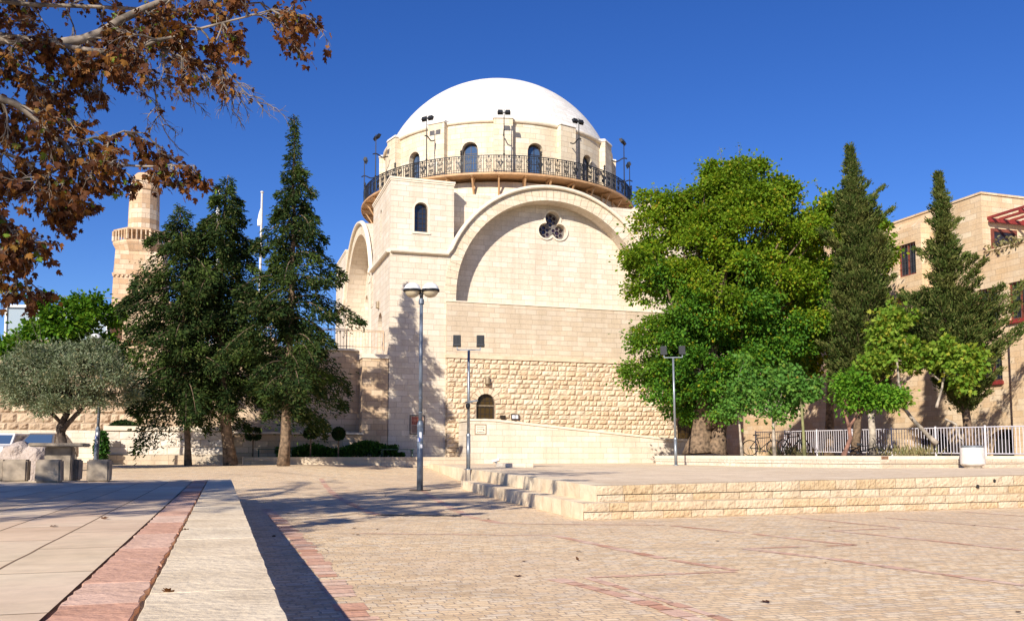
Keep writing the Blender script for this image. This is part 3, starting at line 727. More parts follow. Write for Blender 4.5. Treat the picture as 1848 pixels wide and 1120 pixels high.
ringmesh([(RW-0.5, BZ-0.1), (RW-0.5, DT)], 72).build('drum_lining', 'dark', SY)
for k, w0 in enumerate(wins):
    Pc = lambda a, b, o, w0=w0: (DC[0]+(RW+o)*math.sin(w0)+a*math.cos(w0), DC[1]-(RW+o)*math.cos(w0)+a*math.sin(w0), b)
    arched_window(0, BZ+0.01, WS, WH-0.05, Pc, 'window', 'skyglass', (2, 4), SY, 0.28)
    mb = MB(); a0 = w0+R(15)
    Q = lambda a, b, o, w0=a0: (DC[0]+(RW+o)*math.sin(w0)+a*math.cos(w0), DC[1]-(RW+o)*math.cos(w0)+a*math.sin(w0), b)
    hw = 0.52
    lo = [Q(-hw, BZ, 0.34), Q(hw, BZ, 0.34), Q(hw, BZ, -0.2), Q(-hw, BZ, -0.2)]; hi = [(x, y, 19.25) for x, y, _ in lo]; mb.hexa(lo, hi)
    p = mb.build('pilaster', 'drum', SY)
    mb = MB(); lo = [Q(-hw-.04, 19.22, 0.39), Q(hw+.04, 19.22, 0.39), Q(hw+.04, 19.22, -0.5), Q(-hw-.04, 19.22, -0.5)]; hi = [Q(-hw-.02, 19.36, 0.34), Q(hw+.02, 19.36, 0.34), Q(hw+.02, 19.46, -0.6), Q(-hw-.02, 19.46, -0.6)]; mb.hexa(lo, hi)
    mb.build('pilaster_cap', 'dome', p)
ringmesh([(6.9, DT-0.02), (7.10, DT), (7.14, DT+0.06), (7.14, DT+0.14), (6.86, DT+0.22), (6.7, DT+0.22)]).build('drum_cornice', 'trim', SY, smooth=False)
h_ = 24.0-19.25; rb = 6.88; Rs = (rb*rb+h_*h_)/(2*h_); zc_ = 24.0-Rs
phi0 = math.asin(rb/Rs) if zc_ <= 19.25 else math.pi-math.asin(rb/Rs)
mb = MB(); mb.lathe([(Rs*math.sin(phi0*(1-k/36)), zc_+Rs*math.cos(phi0*(1-k/36))) for k in range(37)], (DC[0], DC[1], 0), 96)
mb.build('dome', 'dome', SY, smooth=True, cyl=(DC[0], DC[1], 6.0, lambda v: Rs*math.atan2(math.hypot(v.x-DC[0], v.y-DC[1]), v.z-zc_)))
# wrought iron railing
RR = 8.27; RH = 0.95
def ribbon(mb, pts, wd=0.011, r=RR):    # pts (s,z) flat scroll bars bent round the balcony
    n = len(pts); base = len(mb.v)
    for k, (s, z) in enumerate(pts):
        s0, z0 = pts[max(k-1, 0)]; s1, z1 = pts[min(k+1, n-1)]; L = math.hypot(s1-s0, z1-z0) or 1; nx, nz = -(z1-z0)/L*wd, (s1-s0)/L*wd
        for o in (-0.012, 0.012):
            mb.v.append(rp(r+o, (s+nx)/RR, z+nz)); mb.v.append(rp(r+o, (s-nx)/RR, z-nz))
    for k in range(n-1):
        a = base+4*k; b = a+4
        for p, q in ((0, 1), (1, 3), (3, 2), (2, 0)): mb.f.append((a+p, a+q, b+q, b+p))
mb = MB(); CIRC = 2*math.pi*RR; npan = 96; pw = CIRC/npan
ringmesh_prof = lambda z0, z1, r0=RR-0.02, r1=RR+0.02: mb.lathe([(r0, z0), (r1, z0), (r1, z1), (r0, z1), (r0, z0)], (DC[0], DC[1], 0), 144)
for z0, z1 in ((BZ+RH-0.025, BZ+RH+0.012), (BZ+RH-0.13, BZ+RH-0.115), (BZ+0.06, BZ+0.08), (BZ+0.17, BZ+0.182)): ringmesh_prof(z0, z1)
for k in range(npan):
    s0 = k*pw
    for q in range(4): s = s0+pw*q/4; ribbon(mb, [(s, BZ+0.0), (s, BZ+RH-0.02)], 0.011 if q else 0.018)
    for sg in (-1, 1):
        c = s0+pw/2
        sp = [(c+sg*(0.05+0.075*(1-t/9)*math.cos(t*0.9)+0.05), BZ+0.62+0.10*(1-t/11)*math.sin(t*0.9)) for t in range(10)]
        ribbon(mb, sp, 0.014)
        sp = [(c+sg*(0.10+0.07*(1-t/11)*math.cos(t*0.9+2)), BZ+0.34+0.11*(1-t/11)*math.sin(t*0.9+2)) for t in range(10)]
        ribbon(mb, sp, 0.014)
        ribbon(mb, [(c+sg*0.02, BZ+0.2), (c+sg*0.14, BZ+0.45), (c+sg*0.03, BZ+0.55), (c+sg*0.10, BZ+0.78)], 0.009)
    ribbon(mb, [(s0+pw/2-0.05, BZ+RH-0.07), (s0+pw/2+0.05, BZ+RH-0.07)], 0.03)
rail = mb.build('balcony_railing', 'iron', SY, fix=False)
for k in range(24):
    mb = MB(); s = (k+0.5)*CIRC/24+0.9; ribbon(mb, [(s-0.09, BZ+0.62), (s-0.10, BZ+0.55), (s, BZ+0.36), (s+0.1, BZ+0.55), (s+0.09, BZ+0.62)], 0.045)
    mb.build('urn_ornament', 'iron', rail, fix=False)
for k in range(12):
    th = R(15+14+30*k); mb = MB(); p = Vector(rp(RR, th, BZ)); mb.tube([p, p+Vector((0, 0, RH+0.08))], 0.035, 8)
    mb.lathe([(0.03, RH+.05), (0.07, RH+.12), (0.03, RH+.17), (0.06, RH+.23), (0.06, RH+.27), (0.0, RH+.36)], p, 8); mb.build('railing_post', 'iron', rail)
for k in range(12):    # floodlight masts standing at the railing
    th = R(15+30*k); p = Vector(rp(RR+0.03, th, BZ)); n = Vector((math.sin(th), -math.cos(th), 0)); t = Vector((math.cos(th), math.sin(th), 0))
    mb = MB(); H = 3.45; mb.tube([p+Vector((0, 0, 0)), p+Vector((0, 0, H*0.6)), p+Vector((0, 0, H))], [0.035, 0.03, 0.022], 8)
    mb.lathe([(0.03, 0.95), (0.06, 1.0), (0.03, 1.05)], p, 8)
    br = [p+Vector((0, 0, 2.25))-n*(q/8*0.95-0.18)+Vector((0, 0, 0.07*math.sin(q*0.9)))+t*0.0 for q in range(9)]; mb.tube(br, 0.035, 6)
    mb.tube([p+Vector((0, 0, H-0.2))-t*0.2, p+Vector((0, 0, H-0.2))+t*0.2], 0.018, 6)
    mast = mb.build('floodlight_mast', 'iron', SY)
    for sg in (-1, 1):
        c = p+t*(0.2*sg)+Vector((0, 0, H-0.16)); Mx = Matrix.Translation(c) @ Matrix(((t.x, n.x, 0, 0), (t.y, n.y, 0, 0), (0, 0, 1, 0), (0, 0, 0, 1))) @ Matrix.Rotation(R(25), 4, 'X')
        f = MB(); f.box(-0.13, -0.07, -0.06, 0.13, 0.03, 0.14, Mx); f.box(-0.15, -0.13, -0.08, 0.15, -0.07, 0.16, Mx); f.build('floodlight', 'iron', mast)

# pier and terrace wall left of the synagogue
def wall_thing(name, label, cat, parts, mtl, local=True, cop=None):
    mb = MB()
    for p in parts: mb.box(*p)
    o = mb.build(name, mtl, None, loc_=CORNER if local else None, rotz=AX if local else 0); tag(o, label, cat)
    if cop:
        mc = MB()
        for p in cop: mc.box(*p)
        mc.build('coping', 'trim', o)
    return o
wall_thing('stone_pier', 'tall tan stone pier with a pale cap joined to the corner of the domed building', 'pier', [(-1.25, 0.02, 0.3, -0.03, 2.0, 5.55)], 'ashlar_tan', cop=[(-1.30, -0.03, 5.552, -0.01, 2.0, 5.75)])
wall_thing('retaining_wall', 'high tan stone retaining wall behind the dark conifers with a railing along its top', 'wall', [(-9.0, 1.0, 0.3, -1.26, 1.6, 5.98), (-9.0, 1.62, 0.3, -0.03, 22.0, 5.9)], 'ashlar_tan', cop=[(-9.05, 0.93, 5.982, -1.27, 1.6, 6.08)])
mb = MB()
for z in (7.02, 6.95, 6.2): mb.box(-9.0, 1.18, z, -0.05, 1.22, z+0.035)
for k in range(61): x = -9.0+8.94*k/60; mb.box(x-0.008, 1.19, 6.09, x+0.008, 1.21, 6.951)
for k in range(6): x = -8.97+8.9*k/5; mb.box(x-0.025, 1.175, 6.09, x+0.025, 1.225, 7.06)
tag(mb.build('terrace_railing', plain('rusty_beige_railing_paint', (0.50, 0.36, 0.24), 0.6), None, loc_=CORNER, rotz=AX), 'thin rust coloured railing on top of the high tan retaining wall', 'railing')
# low garden walls and planter kerb
mb = MB(); mb.box(-12.2, -0.55, 0.3, -7.0, 0.2, 2.16); lw = mb.build('garden_wall', 'tooled', None, loc_=CORNER, rotz=AX)
tag(lw, 'low white and tan block wall behind the slender conifer trunk, taller part with a clipped hedge behind', 'wall')
mb = MB(); blocks(mb, -12.2, -7.0, 1.0, 2.02, (0.30, 0.36), lambda u, z, o: (u, -0.552-o, z), relief=0.02, lens=(0.45, 1.0)); mb.build('facing_blocks', 'boss_white', lw, fix=False)
mb = MB(); mb.box(-12.25, -0.64, 2.03, -6.98, 0.22, 2.22); mb.build('coping', 'trim', lw); mb = MB(); mb.box(-12.4, -0.78, 0.3, -7.0, -0.60, 0.98); mb.build('plinth', 'tooled', lw)
mb = MB(); mb.box(-6.998, -0.50, 0.3, -1.27, 0.2, 1.92); lw2 = mb.build('garden_wall', 'ashlar_tan', None, loc_=CORNER, rotz=AX)
tag(lw2, 'lower ochre block wall behind the topiary balls with a pale sunlit coping', 'wall')
mb = MB(); mb.box(-6.97, -0.6, 1.93, -1.27, 0.22, 2.02); mb.build('coping', 'trim', lw2)
mb = MB(); mb.box(-6.998, -0.70, 0.3, -5.0, -0.502, 0.96); mb.build('plinth', 'ashlar_tan', lw2)
mb = MB(); mb.box(-6.6, -3.05, 0.05, 3.25, -2.75, 0.90); mb.box(-6.6, -2.749, 0.05, -6.3, -0.71, 0.90)
tag(mb.build('planter_kerb', 'tooled', None, loc_=CORNER, rotz=AX), 'long low stone planter kerb in front of the hedge, running to the foot of the domed building', 'kerb')
mb = MB(); mb.box(-6.29, -2.74, 0.3, 3.0, 0.0, 0.80); tag(mb.build('planter_bed', 'soil', None, loc_=CORNER, rotz=AX), kind='structure')
# ramp wall in front of the rusticated base
rw = MB(); za, zb = 2.55, 1.66
rl = [(3.35, 0.2), (15.6, 0.2), (15.6, zb), (13.9, zb+0.03), (4.5, za), (3.35, za)]
rw.slab(rl, [], lambda a, b: (a, -2.30, b), lambda a, b: (a, -2.02, b)); rw.box(3.35, -2.018, 0.2, 3.62, -0.35, za)
RWL = rw.build('ramp_wall', 'ashlar', None, loc_=CORNER, rotz=AX); tag(RWL, 'smooth pale wall of a ramp sloping down to the right in front of the arched door', 'wall')
mc = MB(); mc.slab([(3.30, za+0.003), (4.5, za+0.003), (13.9, zb+0.033), (15.6, zb+0.003), (15.6, zb+0.10), (13.9, zb+0.13), (4.52, za+0.10), (3.30, za+0.10)], [], lambda a, b: (a, -2.35, b), lambda a, b: (a, -1.98, b))
mc.box(3.30, -1.978, za+0.003, 3.66, -0.35, za+0.10); mc.build('coping', 'trim', RWL)
mb = MB(); mb.slab([(3.65, 0.2), (15.6, 0.2), (15.6, 1.1), (4.6, 1.9), (3.65, 1.95)], [], lambda a, b: (a, -2.015, b), lambda a, b: (a, -0.37, b)); mb.build('ramp_floor', 'platform', RWL)
# signs
def framed(name, label, cat, u, ww, z, W, H, fm, inner, n_=0.03, parent=None):
    mb = MB(); b = 0.035
    mb.slab([(u, z), (u+W, z), (u+W, z+H), (u, z+H)], [[(u+b, z+b), (u+W-b, z+b), (u+W-b, z+H-b), (u+b, z+H-b)]], lambda a, c: (a, ww-n_, c), lambda a, c: (a, ww-0.002, c))
    o = mb.build(name, fm, None, loc_=CORNER, rotz=AX); tag(o, label, cat)
    for nm, (x0, z0, x1, z1), mt, pr in inner:
        q = MB(); q.box(u+x0, ww-pr, z+z0, u+x1, ww-0.003, z+z1); q.build(nm, mt, o)
    return o
def picture_mat():
    m, t, b = mat('faded_red_photograph'); tc = N(t, 'ShaderNodeTexCoord'); n = N(t, 'ShaderNodeTexNoise', Scale=5.0, Detail=5.0); t.links.new(tc.outputs['Object'], n.inputs['Vector'])
    t.links.new(ramp(t, n.outputs[0], [(0.35, (0.07, 0.012, 0.01)), (0.5, (0.40, 0.10, 0.06)), (0.62, (0.50, 0.22, 0.12)), (0.7, (0.35, 0.04, 0.06))]), b.inputs['Base Color']); return m
M['picture'] = picture_mat()
framed('wall_poster', 'framed red picture poster on the domed building behind the double lamp post', 'poster', 1.03, 0, 1.97, 0.72, 0.92, 'darkframe',
       [('backing', (0.036, 0.036, 0.684, 0.884), plain('poster_card', (0.45, 0.36, 0.30), 0.7), 0.008), ('photograph', (0.09, 0.46, 0.63, 0.84), 'picture', 0.012), ('text_panel', (0.09, 0.09, 0.63, 0.43), plain('brown_text_panel', (0.28, 0.18, 0.14), 0.7), 0.012)])
pl = framed('stone_plaque', 'small square stone plaque with dark lettering on the upper left of the ramp wall', 'plaque', 3.60, -2.30, 1.93, 0.56, 0.47, 'tan_metal', [('panel', (0.036, 0.036, 0.524, 0.434), 'trim', 0.01)], 0.02)
mb = MB(); zz = -2.312
def mark(x, z, w_, h_): mb.box(3.60+x, zz-0.002, 1.93+z, 3.60+x+w_, zz+0.003, 1.93+z+h_)
for k in range(11): mark(0.11+k*0.033, 0.34, 0.022, 0.022)
for k in range(5): mark(0.12+k*0.068, 0.19+0.01*(k % 2), 0.012, 0.07); mark(0.12+k*0.068, 0.25, 0.05, 0.012)
mark(0.40, 0.19, 0.07, 0.045)
for x, w_ in ((0.11, .06), (.19, .03), (.23, .05), (.29, .035), (.34, .04), (.40, .02), (.43, .035)): mark(x, 0.095, w_, 0.028)
mb.build('lettering', 'ink', pl)
framed('notice_board', 'dark framed notice board holding two white sheets on the rough base wall', 'notice board', 5.99, -0.375, 2.72, 0.42, 0.27, 'darkframe',
       [('backing', (0.036, 0.036, 0.384, 0.234), 'darkframe', 0.008), ('sheet', (0.05, 0.045, 0.195, 0.225), 'paper', 0.014), ('sheet', (0.225, 0.045, 0.37, 0.225), 'paper', 0.014)])
framed('bronze_plaque', 'small dark bronze plaque between the arched door and the white notices', 'plaque', 5.42, -0.375, 2.76, 0.28, 0.16, 'darkframe', [('plate', (0.036, 0.036, 0.244, 0.124), 'darkframe', 0.02)])
def wall_lamp(p, label):
    mb = MB(); mb.lathe([(0.0, 0), (0.10, 0), (0.115, 0.03), (0.115, 0.30), (0.10, 0.34), (0, 0.34)], (0, -0.05, 0), 14, -math.pi/2, math.pi/2); mb.box(-0.13, -0.05, -0.02, 0.13, 0.0, 0.36)
    o = mb.build('wall_lamp', 'tan_metal', None, loc_=p, rotz=AX); tag(o, label, 'wall lamp', 'wall lamps'); return o
wall_lamp(loc(4.78, -0.37, 4.42), 'tan half-cylinder wall lamp above the small arched door')
o = wall_lamp(loc(-0.0, 3.05, 8.45), 'tan wall lamp high on the side of the domed building above the railing'); o.rotation_euler.z = AX-math.pi/2

# ------------------------------------------------------------------ street lamps and flood poles
def globe(mb_top, mb_bot, mb_rim, c, r=0.235):
    mb_top.lathe([(r*math.cos(a), r*0.95*math.sin(a)) for a in [math.pi/2*k/8 for k in range(9)]], c, 24)
    mb_bot.lathe([(r*0.93*math.cos(a), -r*0.85*math.sin(a)) for a in [math.pi/2*k/8 for k in range(9)]], c, 24)
    mb_rim.lathe([(r*0.9, -0.035), (r*1.05, -0.035), (r*1.07, 0), (r*1.05, 0.03), (r*0.95, 0.03)], c, 24)
def street_lamp(base, H, heads, label, tilt=0.0):
    o = empty('street_lamp', base, 0, label=label, cat='street lamp', group='globe street lamps')
    mb = MB(); mb.tube([(0, 0, 0), (0, 0, H*0.30)], 0.085, 20); mb.lathe([(0.085, H*.30), (0.095, H*.305), (0.08, H*.32), (0.055, H*.33)], n=20); mb.tube([(0, 0, H*0.32), (0, 0, H-0.5)], [0.055, 0.048], 18)
    mb.lathe([(0.075, H-0.62), (0.075, H-0.5), (0.05, H-0.46)], n=18)
    for z in (1.3, 2.1, 2.5): mb.lathe([(0.088 if z < H*.30 else 0.06, z), (0.092 if z < H*.30 else 0.063, z+0.01), (0.088 if z < H*.30 else 0.06, z+0.03)], n=18)
    mb.build('pole', 'greypost', o, smooth=True)
    q = MB(); q.lathe([(0.30, 0.0), (0.30, 0.012), (0.0, 0.014)], n=20); q.build('base_plate', 'darkframe', o)
    zc = H-0.24
    arm = MB()
    for hx in heads: arm.tube([(0, 0, H-0.5), (0, 0, H-0.36), (hx*0.35, 0, zc-0.01), (hx*0.55, 0, zc)], [0.05, 0.05, 0.04, 0.035], 10)
    arm.build('arm', 'iron', o, smooth=True)
    for hx in heads:
        a, b, c = MB(), MB(), MB(); globe(a, b, c, (hx, 0, zc))
        t = a.build('lamp_globe', 'white', o, smooth=True); b.build('diffuser', 'diffuser', t, smooth=True); c.build('rim', 'iron', t, smooth=True)
    q = MB()
    for k, (a0, z, h, mt) in enumerate(((0.2, 1.42, 0.16, 'paper'), (-0.5, 1.3, 0.12, 'paper'), (0.5, 1.15, 0.1, 'paper'))):
        q.lathe([(0.087, z), (0.087, z+h)], n=6, a0=a0-0.35, a1=a0+0.35)
    q2 = MB(); q2.lathe([(0.0885, 1.30), (0.0885, 1.44)], n=6, a0=-0.45, a1=0.1); q2.build('blue_sticker', plain('blue_sticker_print', (0.05, 0.10, 0.35), 0.6), o, fix=False)
    q.build('torn_stickers', 'paper', o, fix=False)
    return o
street_lamp((-2.5, 24.2, zg(0, 24.2)), 5.72, (-0.25, 0.25), 'tall grey street lamp with two globe heads in the middle of the plaza')
bl = at(172, 845, 34.5); street_lamp((bl.x, 34.5, zg(0, 34.5)), 5.45, (-0.31,), 'distant grey street lamp with a single globe head beside the olive tree').rotation_euler.y = R(1.5)
def flood_pole(base, H, label, turn=0.0, camera_=False):
    o = empty('floodlight_pole', base, turn, label=label, cat='floodlight', group='twin floodlight poles')
    mb = MB(); mb.tube([(0, 0, 0), (0, 0, 1.05)], 0.062, 14); mb.tube([(0, 0, 1.05), (0, 0, H)], [0.045, 0.04], 14); mb.lathe([(0.065, 1.0), (0.065, 1.06), (0.045, 1.09)], n=14); mb.lathe([(0.13, 0), (0.13, 0.015), (0.06, 0.02)], n=14)
    mb.build('pole', 'galv', o, smooth=True)
    mb = MB(); mb.box(-0.36, -0.025, H, 0.36, 0.025, H+0.03); mb.box(-0.37, -0.02, H+0.03, -0.34, 0.02, H+0.12); mb.box(0.34, -0.02, H+0.03, 0.37, 0.02, H+0.12); mb.build('crossbar', 'galv', o)
    for sx in (-0.36, 0.36):
        f = MB(); Mx = Matrix.Translation((sx, 0.0, H+0.30)) @ Matrix.Rotation(R(-8), 4, 'X')
        f.box(-0.11, -0.05, -0.16, 0.11, 0.07, 0.16, Mx); f.box(-0.12, 0.07, -0.18, 0.12, 0.12, 0.18, Mx); f.box(-0.125, -0.06, -0.175, 0.125, 0.06, -0.12, Mx)
        for k in range(5): f.box(-0.09+k*0.042, -0.075, -0.11, -0.08+k*0.042, -0.05, 0.14, Mx)
        f.build('floodlight', 'iron', o)
    if camera_:
        mb = MB(); mb.tube([(0.03, -0.05, 2.05), (0.28, -0.1, 2.08)], 0.03, 8); mb.tube([(-0.1, -0.02, 2.03), (0.12, -0.05, 2.03)], 0.02, 6); mb.build('camera_arm', 'galv', o)
        mb = MB(); mb.lathe([(0.02, 0.0), (0.07, -0.03), (0.07, -0.12), (0.03, -0.18), (0, -0.19)], (-0.02, -0.12, 2.0), 12); mb.build('dome_camera', 'iron', o)
    return o
flood_pole((-1.32, 26.9, zp(-1.3, 26.9)), 3.62, 'floodlight pole with two black lamps standing before the small arched door', R(4), True)
flood_pole((at(1220, 838, 34.6).x, 34.6, zp(6.6, 34.6)), 4.2, 'floodlight pole with black lamps partly hidden by the leaves of the big green tree', R(-3)).rotation_euler.y = R(-0.7)

# low stone block and ground spotlight on the platform
p = gp(928, 843, 0.57)
mb = MB(); blocks(mb, -0.62, 0.62, 0.0, 0.14, (0.14, 0.15), lambda u, z, o: (u, -0.25-o, z), relief=0.008, lens=(0.3, 0.5)); mb.box(-0.62, -0.25, 0, 0.62, 0.25, 0.15)
tag(mb.build('stone_block', 'ashlar', None, loc_=(p.x, p.y, zp(p.x, p.y)), rotz=R(4), fix=False), 'flat low pinkish stone block lying on the paving before the ramp wall', 'stone block')
p = gp(895, 836, 0.59); o = empty('ground_spotlight', (p.x, p.y, zp(p.x, p.y)), R(20), label='small white ground spotlight behind the low stone block', cat='spotlight')
mb = MB(); mb.box(-0.16, -0.09, 0.10, 0.16, 0.09, 0.20, Matrix.Rotation(R(-15), 4, 'Y')); mb.build('lamp_body', 'white', o); mb = MB(); mb.box(-0.05, -0.05, 0, 0.05, 0.05, 0.11); mb.build('bracket', 'galv', o)

# ------------------------------------------------------------------ plants: leaf meshes
def unit(a): return a/np.maximum(np.linalg.norm(a, axis=-1, keepdims=True), 1e-9)
SH = {  # outline points (length, width, bend), faces
 'oval': (np.array([(0, 0, 0), (.35, .32, .06), (.75, .26, .03), (1, 0, -.08), (.75, -.26, .03), (.35, -.32, .06)]), [(0, 1, 2, 3), (0, 3, 4, 5)]),
 'slim': (np.array([(0, 0, 0), (.5, .16, .03), (1, 0, -.04), (.5, -.16, .03)]), [(0, 1, 2), (0, 2, 3)]),
 'spray': (np.array([(0, 0, 0), (.25, .22, .02), (.45, .10, 0), (.62, .22, .02), (1, 0, -.10), (.7, -.2, .02), (.5, -.08, 0), (.2, -.24, .02)]), [(0, 1, 2, 3, 4), (0, 4, 5, 6, 7)]),
 'lobed': (np.array([(0, 0, 0), (.05, .35, .03), (.42, .55, .08), (.40, .24, .02), (.75, .34, .05), (.68, .12, 0), (1, 0, -.1), (.68, -.12, 0), (.75, -.34, .05), (.40, -.24, .02), (.42, -.55, .08), (.05, -.35, .03)]),
           [(0, 1, 2, 3), (0, 3, 4, 5, 6), (0, 6, 7, 8, 9), (0, 9, 10, 11)]),
}
def leafmesh(name, P, Dn, size, shape, m, parent=None, upbias=0.6, width=1.0):
    n = len(P); T, faces = SH[shape]; k = len(T)
    D = unit(Dn); rnd = nr.normal(size=(n, 3))*(1-upbias)+np.array([0, 0, 1.0])*upbias
    W = unit(np.cross(D, rnd)); U = np.cross(W, D)
    T = T.copy(); T[:, 1] *= width
    V = P[:, None, :]+size[:, None, None]*(D[:, None, :]*T[None, :, 0:1]+W[:, None, :]*T[None, :, 1:2]+U[:, None, :]*T[None, :, 2:3])
    V = V.reshape(-1, 3); lens = [len(f) for f in faces]; loops = np.concatenate([np.array(f) for f in faces]); nl = len(loops); nf = len(faces)
    L = (np.arange(n)[:, None]*k+loops[None]).ravel(); st = np.concatenate([[0], np.cumsum(lens)[:-1]]); ST = (np.arange(n)[:, None]*nl+st[None]).ravel()
    me = bpy.data.meshes.new(name); me.vertices.add(len(V)); me.vertices.foreach_set('co', V.ravel().astype(np.float32))
    me.loops.add(len(L)); me.loops.foreach_set('vertex_index', L.astype(np.int32)); me.polygons.add(n*nf); me.polygons.foreach_set('loop_start', ST.astype(np.int32))
    me.update(calc_edges=True); me.validate()
    me.materials.append(M[m] if isinstance(m, str) else m)
    o = bpy.data.objects.new(name, me); col.objects.link(o)
    if parent: o.parent = parent
    return o
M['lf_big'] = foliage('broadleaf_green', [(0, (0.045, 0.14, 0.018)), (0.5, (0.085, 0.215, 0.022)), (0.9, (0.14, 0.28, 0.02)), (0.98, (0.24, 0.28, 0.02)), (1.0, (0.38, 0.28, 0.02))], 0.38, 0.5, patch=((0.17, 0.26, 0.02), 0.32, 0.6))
M['lf_bright'] = foliage('bright_yellow_green_leaf', [(0, (0.08, 0.17, 0.012)), (0.5, (0.15, 0.26, 0.02)), (0.85, (0.26, 0.32, 0.02)), (1.0, (0.45, 0.36, 0.03))], 0.42)
M['lf_fig'] = foliage('pale_green_fig_leaf', [(0, (0.12, 0.24, 0.02)), (0.6, (0.22, 0.34, 0.04)), (0.9, (0.34, 0.40, 0.05)), (1.0, (0.5, 0.42, 0.06))], 0.42)
M['lf_small'] = foliage('fresh_green_leaf', [(0, (0.07, 0.20, 0.015)), (0.6, (0.12, 0.28, 0.02)), (1.0, (0.20, 0.34, 0.03))], 0.38)
M['lf_sap'] = foliage('sapling_leaf', [(0, (0.07, 0.19, 0.03)), (0.6, (0.12, 0.27, 0.045)), (0.97, (0.18, 0.32, 0.05)), (1.0, (0.35, 0.14, 0.02))], 0.35)
M['lf_conifer'] = foliage('dark_conifer_spray', [(0, (0.012, 0.028, 0.008)), (0.5, (0.024, 0.050, 0.012)), (0.85, (0.050, 0.075, 0.018)), (1.0, (0.12, 0.11, 0.04))], 0.15, 0.9, patch=((0.10, 0.15, 0.025), 0.75, 0.6))
M['lf_cyp'] = foliage('cypress_spray', [(0, (0.040, 0.070, 0.014)), (0.6, (0.085, 0.125, 0.026)), (1.0, (0.19, 0.18, 0.06))], 0.2, 0.9, patch=((0.17, 0.17, 0.045), 0.9, 0.6))
M['lf_olive'] = foliage('grey_green_olive_leaf', [(0, (0.09, 0.125, 0.06)), (0.5, (0.16, 0.195, 0.105)), (0.9, (0.28, 0.31, 0.20)), (1.0, (0.34, 0.28, 0.14))], 0.2, 0.5)
M['lf_back'] = foliage('mid_green_background_leaf', [(0, (0.04, 0.12, 0.008)), (0.6, (0.09, 0.20, 0.012)), (1.0, (0.17, 0.27, 0.02))], 0.35)
M['lf_plane'] = foliage('rust_brown_plane_leaf', [(0, (0.055, 0.022, 0.012)), (0.4, (0.10, 0.036, 0.015)), (0.75, (0.17, 0.065, 0.018)), (0.93, (0.30, 0.14, 0.03)), (0.97, (0.12, 0.13, 0.02)), (1.0, (0.16, 0.26, 0.03))], 0.3, 0.6)
M['lf_dark'] = foliage('dark_box_leaf', [(0, (0.012, 0.030, 0.010)), (0.7, (0.025, 0.055, 0.015)), (1.0, (0.05, 0.10, 0.02))], 0.15, 0.5)
M['lf_hedge'] = foliage('hedge_leaf', [(0, (0.02, 0.06, 0.012)), (0.7, (0.04, 0.12, 0.02)), (1.0, (0.08, 0.20, 0.03))], 0.3, 0.5)
M['lf_dry'] = foliage('dry_grass_blade', [(0, (0.25, 0.20, 0.10)), (0.6, (0.35, 0.30, 0.14)), (1.0, (0.22, 0.24, 0.10))], 0.3, 0.7)
def curve_pts(a, b, sag=0.0, n=5, wob=0.1, r=rng):
    a, b = Vector(a), Vector(b); L = (b-a).length; out = []
    for k in range(n+1):
        t = k/n; p = a.lerp(b, t)+Vector((0, 0, sag*4*t*(1-t)))
        if 0 < k < n: p += Vector((r.uniform(-1, 1), r.uniform(-1, 1), r.uniform(-1, 1)))*wob*L*0.2
        out.append(p)
    return out
